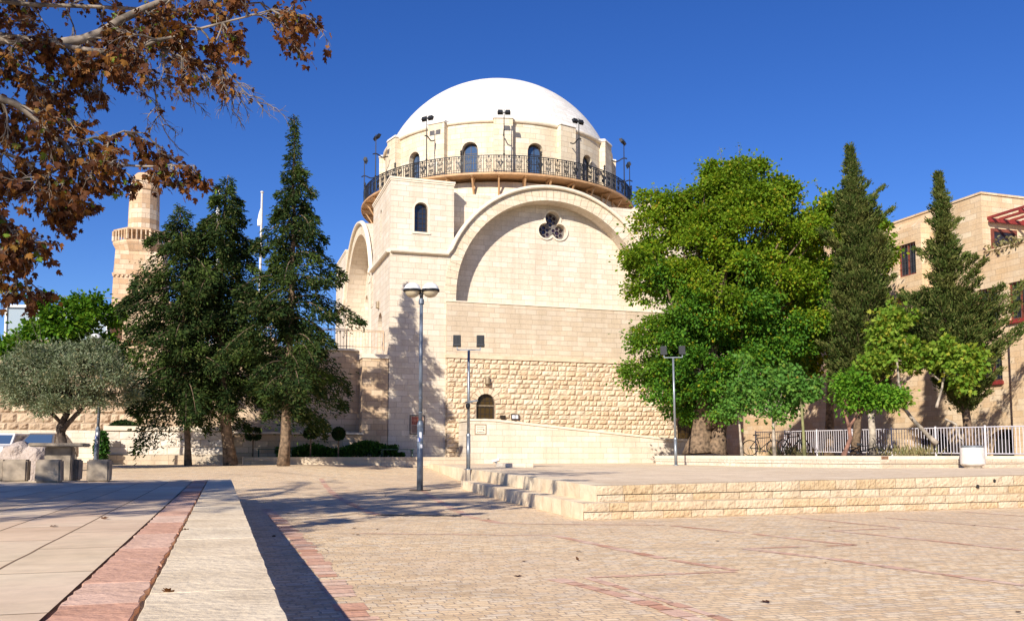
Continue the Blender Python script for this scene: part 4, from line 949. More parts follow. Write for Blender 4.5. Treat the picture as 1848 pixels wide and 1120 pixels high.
def broadleaf(name, label, cat, base, blobs, ncl, nleaf, lsize, lm, bark='bark', trunks=None, shape='oval', crad=0.45, limbs=30, inner=0.25, droop=0.35, group=None, clump=0, nclump=60, shoots=0, top=None):
    """blobs: (center, radii). Leaves gather in clusters that fill the crown's outer volume unevenly."""
    o = empty(name, base, 0, label=label, cat=cat, group=group); B = Vector(base)
    blobs = [(np.array(c, float), np.array(r, float)) for c, r in blobs]
    wts = np.array([np.prod(r)**(2/3) for c, r in blobs]); wts /= wts.sum()
    C = []; cr = clump
    if cr:
        cen = []; tries = 0
        while len(cen) < nclump and tries < nclump*60:
            tries += 1; c, r_ = blobs[nr.choice(len(blobs), p=wts)]; d = unit(nr.normal(size=3)); q = c+d*r_*(0.62+0.36*nr.random())
            if any(np.sum(((q-c2)/r2)**2) < 0.45 for c2, r2 in blobs if c2 is not c): continue
            if all(np.linalg.norm(q-k[0]) > cr*0.85 for k in cen): cen.append((q, d))
        out = []
        for i in range(ncl):
            q, d = cen[i % len(cen)]; e = unit(nr.normal(size=3)+d*0.55+np.array([0, 0, 0.45])); rr_ = cr*(0.6+0.6*((i*7919) % 13)/13)
            out.append(np.concatenate([q+e*rr_*np.array([1, 1, 0.72])*(0.7+0.35*nr.random()), e]))
        C = out
    idx = nr.choice(len(blobs), ncl*3, p=wts)
    for i in (idx if not cr else []):
        c, r = blobs[i]; d = unit(nr.normal(size=3)); s = (nr.random()**0.45)*(0.55+0.55*nr.random()) if nr.random() > inner else nr.random()*0.7
        p = c+d*r*s
        C.append(np.concatenate([p, d]))
        if len(C) >= ncl: break
    C = np.array(C); cc = C[:, :3]; cdv = C[:, 3:]
    per = nleaf//ncl; rad = crad*(0.5+nr.random(ncl)*0.9)
    wgt = nr.random(ncl)*0.9+0.55; cnt = np.maximum(6, (per*wgt).astype(int))
    I = np.repeat(np.arange(ncl), cnt); n = len(I)
    off = nr.normal(size=(n, 3))*rad[I][:, None]*np.array([0.62, 0.62, 0.42])
    P = cc[I]+off
    D = unit(off)*0.6+cdv[I]*0.5+nr.normal(size=(n, 3))*0.45; D[:, 2] -= droop
    S = lsize*(0.6+0.7*nr.random(n))
    shp = []
    for k in range(shoots):
        c, r_ = blobs[nr.choice(len(blobs), p=wts)]; a_ = nr.random()*6.28; e = np.array([math.cos(a_)*0.6, math.sin(a_)*0.3, 0.8]); p0 = c+e*r_*0.85; L_ = 0.5+0.9*nr.random(); dd_ = unit(e*0.5+np.array([0, 0, 1])+nr.normal(size=3)*0.25)
        if any(np.sum(((p0-c2)/r2)**2) < 0.8 for c2, r2 in blobs if c2 is not c): continue
        m_ = 26; t_ = nr.random(m_); P = np.concatenate([P, p0+dd_*L_*t_[:, None]+nr.normal(size=(m_, 3))*0.07]); D = np.concatenate([D, dd_+nr.normal(size=(m_, 3))*0.8]); S = np.concatenate([S, lsize*(0.4+0.5*nr.random(m_))]); shp.append((Vector(p0)-B, Vector(p0+dd_*L_)-B))
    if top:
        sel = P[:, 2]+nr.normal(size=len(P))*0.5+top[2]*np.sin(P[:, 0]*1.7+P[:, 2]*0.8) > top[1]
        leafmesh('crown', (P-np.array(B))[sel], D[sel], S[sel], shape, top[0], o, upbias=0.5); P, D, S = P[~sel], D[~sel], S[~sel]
    leafmesh('crown', P-np.array(B), D, S, shape, lm, o, upbias=0.5)
    tm = MB(); tops = []
    for pts, r0, r1 in trunks:
        pts = [Vector(q)-B for q in pts]; fine = []
        for a, b in zip(pts[:-1], pts[1:]):
            for k in range(4): fine.append(a.lerp(b, k/4)+Vector((rng.uniform(-1, 1), rng.uniform(-1, 1), 0))*r0*0.12*(1 if k else 0))
        fine.append(pts[-1]); m_ = len(fine)
        rads = [r0+(r1-r0)*(k/(m_-1))**0.8 for k in range(m_)]; rads[0] *= 1.35; rads[1] *= 1.1
        tm.tube(fine, rads, 12); tops.append((pts[-1], r1))
        tops.append((fine[int(m_*0.75)], r1))
    for k in range(min(limbs, ncl)):
        c = Vector(cc[k])-B; tp_, rr = min(tops, key=lambda q: (q[0]-c).length+rng.random()*0.5)
        mid = tp_.lerp(c, 0.5)+Vector((rng.uniform(-.2, .2), rng.uniform(-.2, .2), 0.12*(c-tp_).length)); tm.tube([tp_, tp_.lerp(mid, .5)+Vector((rng.uniform(-.08, .08), 0, 0.05)), mid, c], [rr*0.6, rr*0.42, rr*0.28, rr*0.08], 6)
    for a, b in shp: tm.tube([a, b], [0.014, 0.004], 4)
    tm.build('trunk', bark, o, smooth=True)
    return o
def conifer(name, label, base, top, prof, lm='lf_conifer', bark='bark', tr=0.17, density=1.0, droop=0.6, bstart=0.12, group=None, spray=0.2, upright=False, bend=None, seed=1, cat='tree', sub=1.0, gaps=1.0):
    """prof(t) -> branch reach in metres; t=0 bottom .. 1 top"""
    r = random.Random(seed); g = np.random.default_rng(seed); B = Vector(base); T = Vector(top)-B; H = T.z
    o = empty(name, base, 0, label=label, cat=cat, group=group)
    def axis(t): return Vector((T.x*t, T.y*t, T.z*t))+(Vector(bend)*4*t*(1-t) if bend else Vector((0, 0, 0)))
    tm = MB(); K = 14; tm.tube([axis(k/K)+Vector((r.uniform(-1, 1), r.uniform(-1, 1), 0))*0.03 for k in range(K+1)], [tr*(1.25 if k == 0 else 1)*(1-0.93*k/K) for k in range(K+1)], 12)
    P, D, S = [], [], []
    z = bstart*H; az = r.random()*6.28
    while z < H*0.995:
        t = z/H; L = prof(t, az)*r.uniform(0.5, 1.15)*(1.5 if (upright and r.random() < 0.09) else 1)
        a0 = axis(t)
        L = max(L, 0.06)
        dirh = Vector((math.cos(az), math.sin(az), 0)); side_ = Vector((-dirh.y, dirh.x, 0))
        lift = (1.6 if upright else r.uniform(0.05, 0.45)); dr = 0 if upright else droop*r.uniform(0.6, 1.3)
        pts = []
        for k in range(7):
            s = k/6; pts.append(a0+dirh*(L*s)+Vector((0, 0, L*(lift*s*(1-0.35*s)-dr*s*s))))
        if L > 0.35: tm.tube(pts, [max(0.006, 0.035*(1-0.85*k/6)*min(1, L/1.6)) for k in range(7)], 5, cap=False)
        n = int(density*(14+95*L*(0.5+0.5*min(1, L)))*(gaps if L > 0.5 else 1))
        s = np.clip(g.random(n)**0.62, 0.06, 1.0)
        # position along branch
        x = s*6; i0 = np.minimum(x.astype(int), 5); f = (x-i0)[:, None]; A = np.array([tuple(q) for q in pts])
        base_p = A[i0]*(1-f)+A[i0+1]*f
        w_ = (0.10+0.30*L*np.sin(np.pi*np.minimum(1, s*0.9+0.08))*0.8)*sub
        lat = g.normal(size=n)*w_*0.55; hang = -np.abs(g.normal(size=n))*w_*(0.2 if upright else 0.85)+g.random(n)*0.05
        p = base_p+np.outer(lat, np.array(side_))+np.outer(hang, np.array([0, 0, 1.0]))+g.normal(size=(n, 3))*0.04
        sg = np.sign(lat)[:, None]
        d = np.array(dirh)[None]*(0.5+0.4*g.random((n, 1)))+sg*np.array(side_)[None]*0.5+g.normal(size=(n, 3))*0.35
        d[:, 2] += (0.9 if upright else -0.55*g.random(n)-0.1)
        P.append(p); D.append(d); S.append(spray*(0.55+0.75*g.random(n))*(0.8 if L < 0.4 else 1))
        az += 2.4+r.uniform(-.5, .5); z += (0.055 if upright else 0.085)*(1+(gaps-1)*min(1, L))*(0.7+0.6*r.random())*(1+1.2*max(0, 0.35-t) if not upright else 1)/max(0.6, density**0.5)
    P = np.concatenate(P); D = np.concatenate(D); S = np.concatenate(S)
    leafmesh('crown', P, D, S, 'spray', lm, o, upbias=0.45, width=0.9)
    tm.build('trunk', bark, o, smooth=True)
    return o
def interp(pts):
    def f(t, az=0):
        for (a, va), (b, vb) in zip(pts[:-1], pts[1:]):
            if t <= b: return va+(vb-va)*max(0, (t-a))/(b-a)
        return pts[-1][1]
    return f
def lump(f, seed, amp=0.35):
    r = random.Random(seed); ph = [r.uniform(0, 6.28) for _ in range(4)]
    return lambda t, az=0: f(t)*(1+amp*math.sin(2*az+ph[0]+9*t)*0.6+amp*math.sin(3*az+ph[1]-14*t)*0.6)

G1 = 'dark drooping conifers by the garden wall'
conifer('conifer_tree', 'left conifer of the dark group, thin bare trunk before the white garden wall', (at(340, 840, 34.3).x, 34.3, zg(-12, 34.3)), tuple(at(324, 368, 34.3)),
        lump(interp([(0, 1.8), (0.2, 2.1), (0.3, 2.7), (0.5, 2.9), (0.7, 2.3), (0.86, 1.4), (1, 0.1)]), 3, 0.45), tr=0.13, bstart=0.22, seed=3, group=G1, density=1.9, gaps=1.7, sub=0.8, spray=0.15)
conifer('conifer_tree', 'middle conifer of the dark group, thickest leaning trunk before the ochre wall', (at(417, 838, 34.8).x, 34.8, zg(-10.9, 34.8)), tuple(at(412, 316, 34.8)),
        lump(interp([(0, 1.4), (0.2, 1.8), (0.3, 2.4), (0.5, 2.6), (0.7, 2.1), (0.84, 1.5), (0.92, 0.6), (1, 0.1)]), 5, 0.45), tr=0.24, bstart=0.21, seed=8, group=G1, bend=(-0.35, 0, 0), density=2.3, gaps=1.7, sub=0.8, spray=0.15)
conifer('conifer_tree', 'tallest conifer of the dark group with a narrow pointed top, nearest the domed building', (at(512, 838, 33.8).x, 33.8, zg(-8.7, 33.8)), tuple(at(531, 206, 33.8)),
        lump(interp([(0, 1.0), (0.15, 1.3), (0.24, 2.2), (0.45, 1.95), (0.58, 1.6), (0.69, 1.3), (0.79, 1.0), (0.84, 0.5), (0.9, 0.34), (1, 0.08)]), 9, 0.45), tr=0.20, bstart=0.17, seed=21, group=G1, density=1.9, gaps=1.7, sub=0.78, spray=0.15, bend=(0.1, 0, 0))

# right-hand cypresses
G2 = 'cypresses beside the tan building'
conifer('cypress_tree', 'tall dark cypress directly right of the big green tree', (13.9, 36.0, 1.0), tuple(at(1532, 263, 36)), lump(interp([(0, 0.9), (0.1, 1.3), (0.35, 1.4), (0.55, 1.1), (0.75, 0.60), (0.9, 0.26), (1, 0.06)]), 4, 0.5), 'lf_cyp', tr=0.16,
        bstart=0.12, seed=31, group=G2, upright=True, spray=0.13, density=3.0, bend=(0.35, 0, 0))
conifer('cypress_tree', 'narrow pointed cypress in front of the tan building windows', (17.6, 34.0, 1.0), tuple(at(1693, 312, 34)), lump(interp([(0, 0.5), (0.12, 1.3), (0.22, 1.7), (0.38, 1.55), (0.48, 0.85), (0.66, 0.52), (0.8, 0.34), (0.9, 0.18), (1, 0.05)]), 6, 0.55), 'lf_cyp', tr=0.17,
        bstart=0.13, seed=37, group=G2, upright=True, spray=0.13, density=3.2, bend=(-0.15, 0, 0))

def blob(x, y, Y, rx, rz, ry=None): c = at(x, y, Y); k = Y/FPX; return (tuple(c), (rx*k, (ry or rx)*k, rz*k))
# big broadleaf tree
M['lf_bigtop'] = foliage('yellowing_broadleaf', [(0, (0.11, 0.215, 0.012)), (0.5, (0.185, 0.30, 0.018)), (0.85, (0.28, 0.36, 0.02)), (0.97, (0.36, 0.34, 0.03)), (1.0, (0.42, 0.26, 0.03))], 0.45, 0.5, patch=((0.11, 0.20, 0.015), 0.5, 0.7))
Yt = 37.6
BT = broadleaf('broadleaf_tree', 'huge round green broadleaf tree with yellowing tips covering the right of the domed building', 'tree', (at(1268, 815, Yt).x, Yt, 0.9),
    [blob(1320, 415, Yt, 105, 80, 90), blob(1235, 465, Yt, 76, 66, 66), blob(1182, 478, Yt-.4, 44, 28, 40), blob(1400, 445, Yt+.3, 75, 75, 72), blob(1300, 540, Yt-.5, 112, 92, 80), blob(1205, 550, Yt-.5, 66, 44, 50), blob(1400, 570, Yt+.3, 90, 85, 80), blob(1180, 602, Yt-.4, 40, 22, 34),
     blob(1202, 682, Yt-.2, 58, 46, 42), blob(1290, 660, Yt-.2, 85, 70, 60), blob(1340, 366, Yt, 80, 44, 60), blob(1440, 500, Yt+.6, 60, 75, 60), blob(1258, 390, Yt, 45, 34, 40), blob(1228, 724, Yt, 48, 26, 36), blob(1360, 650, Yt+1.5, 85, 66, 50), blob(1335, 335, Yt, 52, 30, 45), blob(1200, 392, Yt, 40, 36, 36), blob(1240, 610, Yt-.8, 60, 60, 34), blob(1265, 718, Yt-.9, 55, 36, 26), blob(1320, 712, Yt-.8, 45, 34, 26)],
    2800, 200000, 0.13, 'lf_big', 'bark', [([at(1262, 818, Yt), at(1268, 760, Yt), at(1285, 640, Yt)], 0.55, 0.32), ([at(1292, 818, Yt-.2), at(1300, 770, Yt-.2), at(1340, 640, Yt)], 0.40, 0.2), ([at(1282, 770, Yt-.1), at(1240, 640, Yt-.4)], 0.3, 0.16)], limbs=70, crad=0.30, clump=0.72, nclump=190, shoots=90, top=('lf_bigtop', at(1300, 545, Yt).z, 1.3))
broadleaf('broadleaf_tree', 'bright yellow-green loose tree behind the big green tree and the cypress', 'tree', (15.5, 43.5, 0.6),
    [blob(1500, 430, 43.5, 62, 60), blob(1470, 530, 43.5, 70, 70), blob(1550, 560, 43, 55, 50), blob(1605, 425, 42, 20, 24), blob(1440, 420, 43.5, 45, 45), blob(1480, 620, 44, 70, 45), blob(1560, 480, 44, 45, 50), blob(1500, 370, 44, 40, 30), blob(1410, 600, 45, 60, 60)], 620, 46000, 0.18, 'lf_bright', 'bark', [([(15.5, 43.5, 0.6), tuple(at(1500, 640, 43.5)), tuple(at(1500, 520, 43.5))], 0.22, 0.1)], limbs=40, crad=0.36, clump=0.85, nclump=60, shoots=20)
# wispy shoots rising out of the top of the big tree
# fig tree, small trees and saplings in the planter
broadleaf('fig_tree', 'young fig tree with bare pale grey branches and large pale green leaves behind the railing', 'tree', (at(1700, 780, 33).x, 33, 0.9),
    [blob(1605, 600, 33, 38, 45), blob(1585, 650, 33, 30, 30), blob(1640, 640, 33, 40, 30), blob(1700, 640, 32.6, 50, 38), blob(1750, 650, 32.8, 34, 34), blob(1620, 580, 33, 28, 36), blob(1735, 690, 32.4, 20, 20), blob(1610, 720, 32.8, 25, 18)], 170, 7500, 0.16, 'lf_fig', 'bark_pale',
    [([at(1690, 800, 33), at(1655, 765, 33), at(1630, 735, 33), at(1622, 690, 33), at(1618, 640, 33)], 0.09, 0.035), ([at(1735, 800, 32.8), at(1725, 765, 32.8), at(1705, 755, 32.8)], 0.07, 0.03), ([at(1690, 735, 32.8), at(1700, 700, 32.7), at(1708, 650, 32.7)], 0.05, 0.03), ([at(1630, 735, 33), at(1590, 728, 33)], 0.035, 0.015), ([at(1700, 690, 32.8), at(1660, 655, 32.9), at(1620, 650, 33)], 0.03, 0.012)], shape='lobed', limbs=26, crad=0.3)
broadleaf('small_tree', 'small bright green tree with a forked reddish trunk near the end of the planter', 'tree', (at(1523, 822, 30).x, 30, 0.95),
    [blob(1535, 710, 30, 34, 32), blob(1570, 715, 30, 34, 26), blob(1605, 715, 30, 22, 20), blob(1530, 690, 30, 20, 22)], 120, 6500, 0.11, 'lf_small', 'bark_red', [([at(1522, 823, 30), at(1535, 790, 30), at(1532, 768, 30)], 0.075, 0.06), ([at(1532, 770, 30), at(1524, 740, 30)], 0.05, 0.035), ([at(1532, 770, 30), at(1552, 742, 30)], 0.05, 0.03)], limbs=18, crad=0.26)
G3 = 'thin saplings in the planter'
broadleaf('sapling', 'sapling with a thin pale trunk nearest the big tree in the planter', 'sapling', (at(1339, 820, 33.5).x, 33.5, 0.97), [blob(1335, 715, 33.5, 34, 40), blob(1320, 745, 33.5, 20, 15), blob(1350, 680, 33.5, 24, 34)], 34, 2100, 0.125, 'lf_sap', 'bark_pale', [([at(1339, 822, 33.5), at(1334, 760, 33.5)], 0.055, 0.035)], limbs=12, crad=0.3, shape='lobed', group=G3)
broadleaf('sapling', 'sapling with a straight grey trunk standing by the start of the white railing', 'sapling', (at(1397, 820, 32.5).x, 32.5, 0.97), [blob(1393, 720, 32.5, 34, 36), blob(1405, 680, 32.5, 24, 34), blob(1425, 725, 32.5, 22, 24), blob(1397, 750, 32.5, 18, 14)], 40, 2500, 0.125, 'lf_sap', 'bark_pale', [([at(1398, 822, 32.5), at(1395, 755, 32.5)], 0.06, 0.045)], limbs=12, crad=0.3, shape='lobed', group=G3)
broadleaf('sapling', 'ivy-topped sapling with a greenish trunk, middle of the planter', 'sapling', (at(1452, 820, 31.5).x, 31.5, 0.97), [blob(1441, 665, 31.5, 11, 44), blob(1465, 690, 31.5, 20, 16), blob(1428, 688, 31.5, 16, 16), blob(1455, 710, 31.5, 22, 12)], 34, 2000, 0.12, 'lf_sap', 'bark_green', [([at(1452, 822, 31.5), at(1447, 730, 31.5), at(1443, 690, 31.5)], 0.055, 0.035)], limbs=8, crad=0.2, shape='lobed', group=G3)
# cut pale trunk behind the railing
o = empty('tree_stump', (at(1575, 820, 34.5).x, 34.5, 0.9), 0, label='straight pale bare trunk behind the white railing under the fig leaves', cat='trunk'); mb = MB()
mb.tube([(0, 0, 0), (0.02, 0, 0.8), (-0.02, 0, 1.7)], [0.15, 0.13, 0.12], 12); mb.build('trunk', 'bark_pale', o, smooth=True)
# olive tree and trees behind the left wall
broadleaf('olive_tree', 'grey-green olive tree with a dark forked trunk behind the stone table', 'tree', (at(118, 838, 30).x, 30, 0.3),
    [blob(75, 685, 30, 66, 50), blob(150, 680, 30, 70, 52), blob(30, 690, 30, 38, 38), blob(192, 700, 30, 40, 32), blob(130, 715, 29.6, 60, 28), blob(100, 650, 30.4, 48, 26), blob(170, 645, 30.3, 34, 22)], 420, 46000, 0.115, 'lf_olive', 'bark_dark', [([at(117, 845, 30), at(113, 795, 30), at(108, 770, 30), at(122, 745, 30)], 0.16, 0.10), ([at(112, 775, 30), at(135, 750, 30), at(150, 735, 30)], 0.10, 0.06)], limbs=40, crad=0.24, shape='slim', droop=-0.1, clump=0.48, nclump=48, shoots=24)
for k, (x, y, Y, bl_, lb) in enumerate(((100, 610, 58, [(45, 620, 40, 40), (110, 590, 45, 45), (100, 640, 45, 35), (75, 600, 38, 35)], 'green tree crown in front of the glazed rooftop house at the far left'), (165, 610, 60, [(165, 575, 38, 38), (160, 625, 42, 45), (190, 600, 26, 40)], 'green tree crown between the rooftop house and the old stone tower'), (8, 690, 56, [(10, 640, 26, 18), (0, 665, 30, 20)], 'low yellow-green bush above the old stone wall at the far left edge'))):
    b0 = at(x, 760, Y)
    broadleaf('background_tree', lb, 'tree', (b0.x, Y, 1.0), [blob(a, b, Y, c, d) for a, b, c, d in bl_], 110, 7000, 0.26, 'lf_back', 'bark_dark', [([(b0.x, Y, 1.0), tuple(at(x, y+10, Y))], 0.25, 0.12)], limbs=14, crad=0.45, shape='oval', group='green trees above the old wall', clump=0.9, nclump=16, shoots=8)

# ------------------------------------------------------------------ right: planter, railing, bin, bicycles
Pf = Vector((11.06, 26.71, 0)); Pb = Vector((6.2, 38.5, 0)); dP = (Pb-Pf).normalized(); LP = (Pb-Pf).length
mb = MB()
inn = Vector((dP.y, -dP.x, 0))
ring = [Pf+inn*0.02+DU*0.02, Pf+DU*16+inn*0.02, Pf+DU*16+Vector((0, 30, 0)), Pb+Vector((6, 8, 0)), Pb+inn*0.02]
mb.hexa([(p.x, p.y, 0.2) for p in ring], [(p.x, p.y, 0.955) for p in ring]); tag(mb.build('planter_soil', 'soil'), kind='structure')
pw_ = empty('planter_wall', (0, 0, 0), 0, label='low cream stone planter wall on the platform in front of the saplings and the white railing', cat='wall')
outP = -inn; nD = Vector((DU.y, -DU.x, 0))
mb = MB(); riser(mb, Pf, dP, LP, lambda P: 0.86, lambda P: zp(P.x, P.y)-0.03, [(0.5, 1.0), (0.0, 0.5)], 0.006, (0.5, 1.0), outP); mb.build('side_stones', 'ashlar', pw_, fix=False)
mb = MB(); riser(mb, Pf, DU, 14, lambda P: 0.86, lambda P: zp(P.x, P.y)-0.03, [(0.5, 1.0), (0.0, 0.5)], 0.010, (0.5, 1.0), nD); mb.build('front_stones', 'tooled', pw_, fix=False)
mb = MB()
def strip(a, d, L, out, z0, z1, w0=-0.03, w1=0.28):
    s = 0
    while s < L:
        l = min(rng.uniform(0.7, 1.1), L-s); p, q = a+d*(s+.003), a+d*(s+l-.003)
        lo = [p+out*(-w0), q+out*(-w0), q-out*w1, p-out*w1]; mb.hexa([(v.x, v.y, z0) for v in lo], [(v.x, v.y, z1) for v in lo]); s += l
strip(Pf-outP*0.0+dP*0.0, dP, LP, outP, 0.862, 0.965); strip(Pf+DU*0.29, DU, 13.7, nD, 0.862, 0.964)
mb.build('coping', 'trim', pw_)
# fence
F0, F1 = Vector((11.8, 43.0, 0)), Vector((18.2, 27.2, 0)); dF2 = (F1-F0); LF = dF2.length; dF2.normalize()
fz = lambda s: 1.16-0.16*s/LF
fe = empty('white_railing', (0, 0, 0), 0, label='long white vertical-bar railing along the back of the stone planter', cat='railing')
npn = 8; pl_ = LF/npn
for k in range(npn):
    mb = MB(); s0, s1 = k*pl_+0.05, (k+1)*pl_-0.05
    for h0 in (0.0, 0.93):
        a, b = F0+dF2*s0, F0+dF2*s1; a = Vector((a.x, a.y, fz(s0)+h0)); b = Vector((b.x, b.y, fz(s1)+h0)); mb.tube([a, b], 0.022, 6)
    nb = 15
    for q in range(nb): s = s0+(s1-s0)*(q+.5)/nb; p = F0+dF2*s; mb.tube([(p.x, p.y, fz(s)), (p.x, p.y, fz(s)+0.93)], 0.0115, 5)
    mb.build('bar_panel', 'whiterail', fe)
for k in range(npn+1):
    p = F0+dF2*(k*pl_); z = fz(k*pl_); mb = MB(); mb.tube([(p.x, p.y, z-0.22), (p.x, p.y, z+0.99)], 0.035, 8); mb.build('post', 'whiterail', fe)
# litter bin
bp_ = (at(1756, 846, 26.9).x, 26.9); bz = zp(*bp_); o = empty('litter_bin', (bp_[0], bp_[1], bz), 0, label='round white concrete litter bin with a grey rim before the planter wall', cat='litter bin')
mb = MB(); mb.lathe([(0.0, 0.06), (0.27, 0.06), (0.30, 0.08), (0.345, 0.12), (0.345, 0.56), (0.33, 0.60), (0.30, 0.62), (0.28, 0.60), (0.28, 0.3), (0, 0.3)], n=36); mb.build('drum', 'whiteconcrete', o)
mb = MB(); mb.lathe([(0.27, 0.55), (0.315, 0.60), (0.32, 0.66), (0.28, 0.68), (0.27, 0.63)], n=36); mb.build('rim', 'galv', o); mb = MB(); mb.lathe([(0.0, 0.0), (0.25, 0.0), (0.25, 0.06), (0, 0.06)], n=24); mb.build('foot', 'concrete', o)
# bicycles
def bicycle(p, rot, lean, label, fallen=0.0, scale=1.0, frame='iron'):
    o = empty('bicycle', p, rot, label=label, cat='bicycle', group='bicycles at the railing'); o.rotation_euler.x = lean; o.scale = (scale,)*3
    WRd = 0.33
    for nm, x in (('wheel', -0.52), ('wheel', 0.52)):
        mb = MB(); n = 28; mb.tube([(x+WRd*math.cos(2*math.pi*k/n), 0, WRd+WRd*math.sin(2*math.pi*k/n)) for k in range(n+1)], 0.022, 6, False); w1 = mb.build('wheel', 'rubber', o)
        s = MB()
        for k in range(14): a = 2*math.pi*k/14; s.tube([(x, 0, WRd), (x+WRd*math.cos(a), 0, WRd+WRd*math.sin(a))], 0.003, 3)
        s.tube([(x, -0.04, WRd), (x, 0.04, WRd)], 0.025, 8); s.build('spokes', 'galv', w1)
    mb = MB(); BB = (-0.08, 0, 0.28); ST = (-0.2, 0, 0.74); HT = (0.33, 0, 0.78); HB = (0.37, 0, 0.66)
    for a, b in ((BB, ST), (ST, HT), (BB, HB), (HT, HB), (BB, (-.52, .03, .33)), (BB, (-.52, -.03, .33)), (ST, (-.52, .03, .33)), (ST, (-.52, -.03, .33)), (HB, (.52, .04, .33)), (HB, (.52, -.04, .33))): mb.tube([a, b], 0.018, 6)
    mb.build('frame', frame, o)
    mb = MB(); mb.tube([(0.33, 0, 0.78), (0.31, 0, 0.93), (0.38, 0, 0.95)], 0.014, 6); mb.tube([(0.30, -0.28, 0.97), (0.38, -0.16, 0.95), (0.38, 0.16, 0.95), (0.30, 0.28, 0.97)], 0.014, 6); mb.build('handlebar', 'iron', o)
    mb = MB(); mb.tube([ST, (-0.22, 0, 0.86)], 0.014, 6); mb.hexa([(-.36, -.08, .86), (-.08, -.02, .87), (-.08, .02, .87), (-.36, .08, .86)], [(-.35, -.07, .91), (-.09, -.015, .90), (-.09, .015, .90), (-.35, .07, .91)]); mb.build('saddle', 'rubber', o)
    mb = MB(); mb.tube([(BB[0], -.06, BB[2]), (BB[0], .06, BB[2])], 0.05, 10); mb.tube([(BB[0], .07, BB[2]), (BB[0]+.15, .07, BB[2]-.08)], .01, 5); mb.tube([(BB[0], -.07, BB[2]), (BB[0]-.15, -.07, BB[2]+.08)], .01, 5); mb.box(BB[0]+.1, .07, BB[2]-.1, BB[0]+.2, .16, BB[2]-.08); mb.box(BB[0]-.2, -.16, BB[2]+.07, BB[0]-.1, -.07, BB[2]+.09); mb.build('pedals', 'iron', o)
    return o
b_ = at(1376, 812, 38.5); bicycle((b_.x, 38.5, 0.97), R(-25), R(6), 'dark bicycle leaning by the railing between two saplings in the shade')
b_ = at(1555, 822, 31.0); bicycle((b_.x, 31.0, 0.98), R(-8), R(58), 'dark bicycle lying low beside the forked reddish trunk', scale=0.8)
b_ = at(1432, 812, 36.5); bicycle((b_.x, 36.5, 0.97), R(-60), R(4), 'dark bicycle half hidden behind the middle saplings by the railing')
# dry grass tufts behind the railing
g = np.random.default_rng(3)
for (x, y, Y, n, sp, lb) in ((1640, 824, 32, 260, 0.5, 'dry yellowish grass clump below the fig tree by the railing'), (1425, 816, 34.5, 200, 0.6, 'grey low plants at the foot of the middle saplings')):
    c = at(x, y, Y); P = np.column_stack([c.x+g.normal(size=n)*sp, Y+g.normal(size=n)*0.3, np.full(n, 0.95)]); D = np.column_stack([g.normal(size=n)*.35, g.normal(size=n)*.35, np.ones(n)])
    tag(leafmesh('dry_grass', P, D, 0.15+0.35*g.random(n), 'slim', 'lf_dry', None, 0.1, 0.3), lb, 'grass', kind='stuff')

# ------------------------------------------------------------------ tan building on the right
BR = Vector((22.66, 42.0, 0)); rb_ = empty('tan_building', BR, AX, label='tall tan stone apartment building with red window frames at the right edge', cat='building')
ZB0, ZB1, ZL = -3.0, 13.55, 10.65
# local frame: x along DU (to the right), y along DW (away); left face is x=0
def wl(px, py):   # point on the left face from the photograph -> (y, z)
    u = (px-924)/FPX; v = (YPP-py)/FPX
    r = Vector((u, math.cos(PITCH)-v*math.sin(PITCH), math.sin(PITCH)+v*math.cos(PITCH)))
    t = BR.dot(DU)/r.dot(DU); p = r*t; return ((p-Vector((BR.x, BR.y, 0))).dot(DW), EYE+p.z)
M['tanblock'] = stone('tan_building_stone', (0.66, 0.49, 0.31), (0.73, 0.59, 0.42), (0.50, 0.37, 0.25), 0.65, 0.27, 0.010, 0.006, 0.008, 9, 0.6, alt=(0.70, 0.53, 0.35), stainc=(0.70, 0.44, 0.22))
def rect(y0, z0, y1, z1): return [(y0, z0), (y1, z0), (y1, z1), (y0, z1)]
wins_L = []
for (cx_, cy_, w_, h_) in ((1783, 553, 1.15, 1.75), (1840, 541, 1.15, 1.75), (1790, 655, 1.15, 1.75), (1858, 655, 1.15, 1.75)):
    y, z = wl(cx_, cy_); wins_L.append((y-w_/2, z-h_/2, y+w_/2, z+h_/2))
arches_ = [(wl(1680, 800)[0], 1.35), (wl(1815, 805)[0], 1.2)]
holes = [rect(*q) for q in wins_L]
for ya, hw in arches_: holes.append(arch_pts(ya, -2.9, 1.0, hw)[::1])
mb = MB(); mb.slab([(-14, ZB0), (45, ZB0), (45, ZB1), (0, ZB1), (0, ZL), (-14, ZL)], holes, lambda a, b: (0, a, b), lambda a, b: (0.5, a, b))
mb.build('side_wall', 'tanblock', rb_)
mb = MB(); mb.box(0.505, 0.0, ZL-0.5, 14, 0.5, ZB1-0.01); mb.box(0.6, 0.51, ZB0, 14, 44, ZB1-0.3); mb.build('upper_walls', 'tanblock', rb_)
mb = MB(); mb.box(0.505, -13.9, ZL-1.2, 14, -0.01, ZL-0.9); mb.build('roof_terrace', 'trim', rb_)
mb = MB(); mb.box(-0.05, -0.05, ZB1, 0.45, 45, ZB1+0.10); mb.box(0.46, -0.05, ZB1, 14, 0.45, ZB1+0.10); mb.box(-0.04, -14, ZL, 0.52, -0.06, ZL+0.08); mb.build('coping', 'tanblock', rb_)
mb = MB(); mb.box(0.55, -13.9, ZB0, 0.6, 20, 9.5); mb.build('interior', 'dark', rb_)
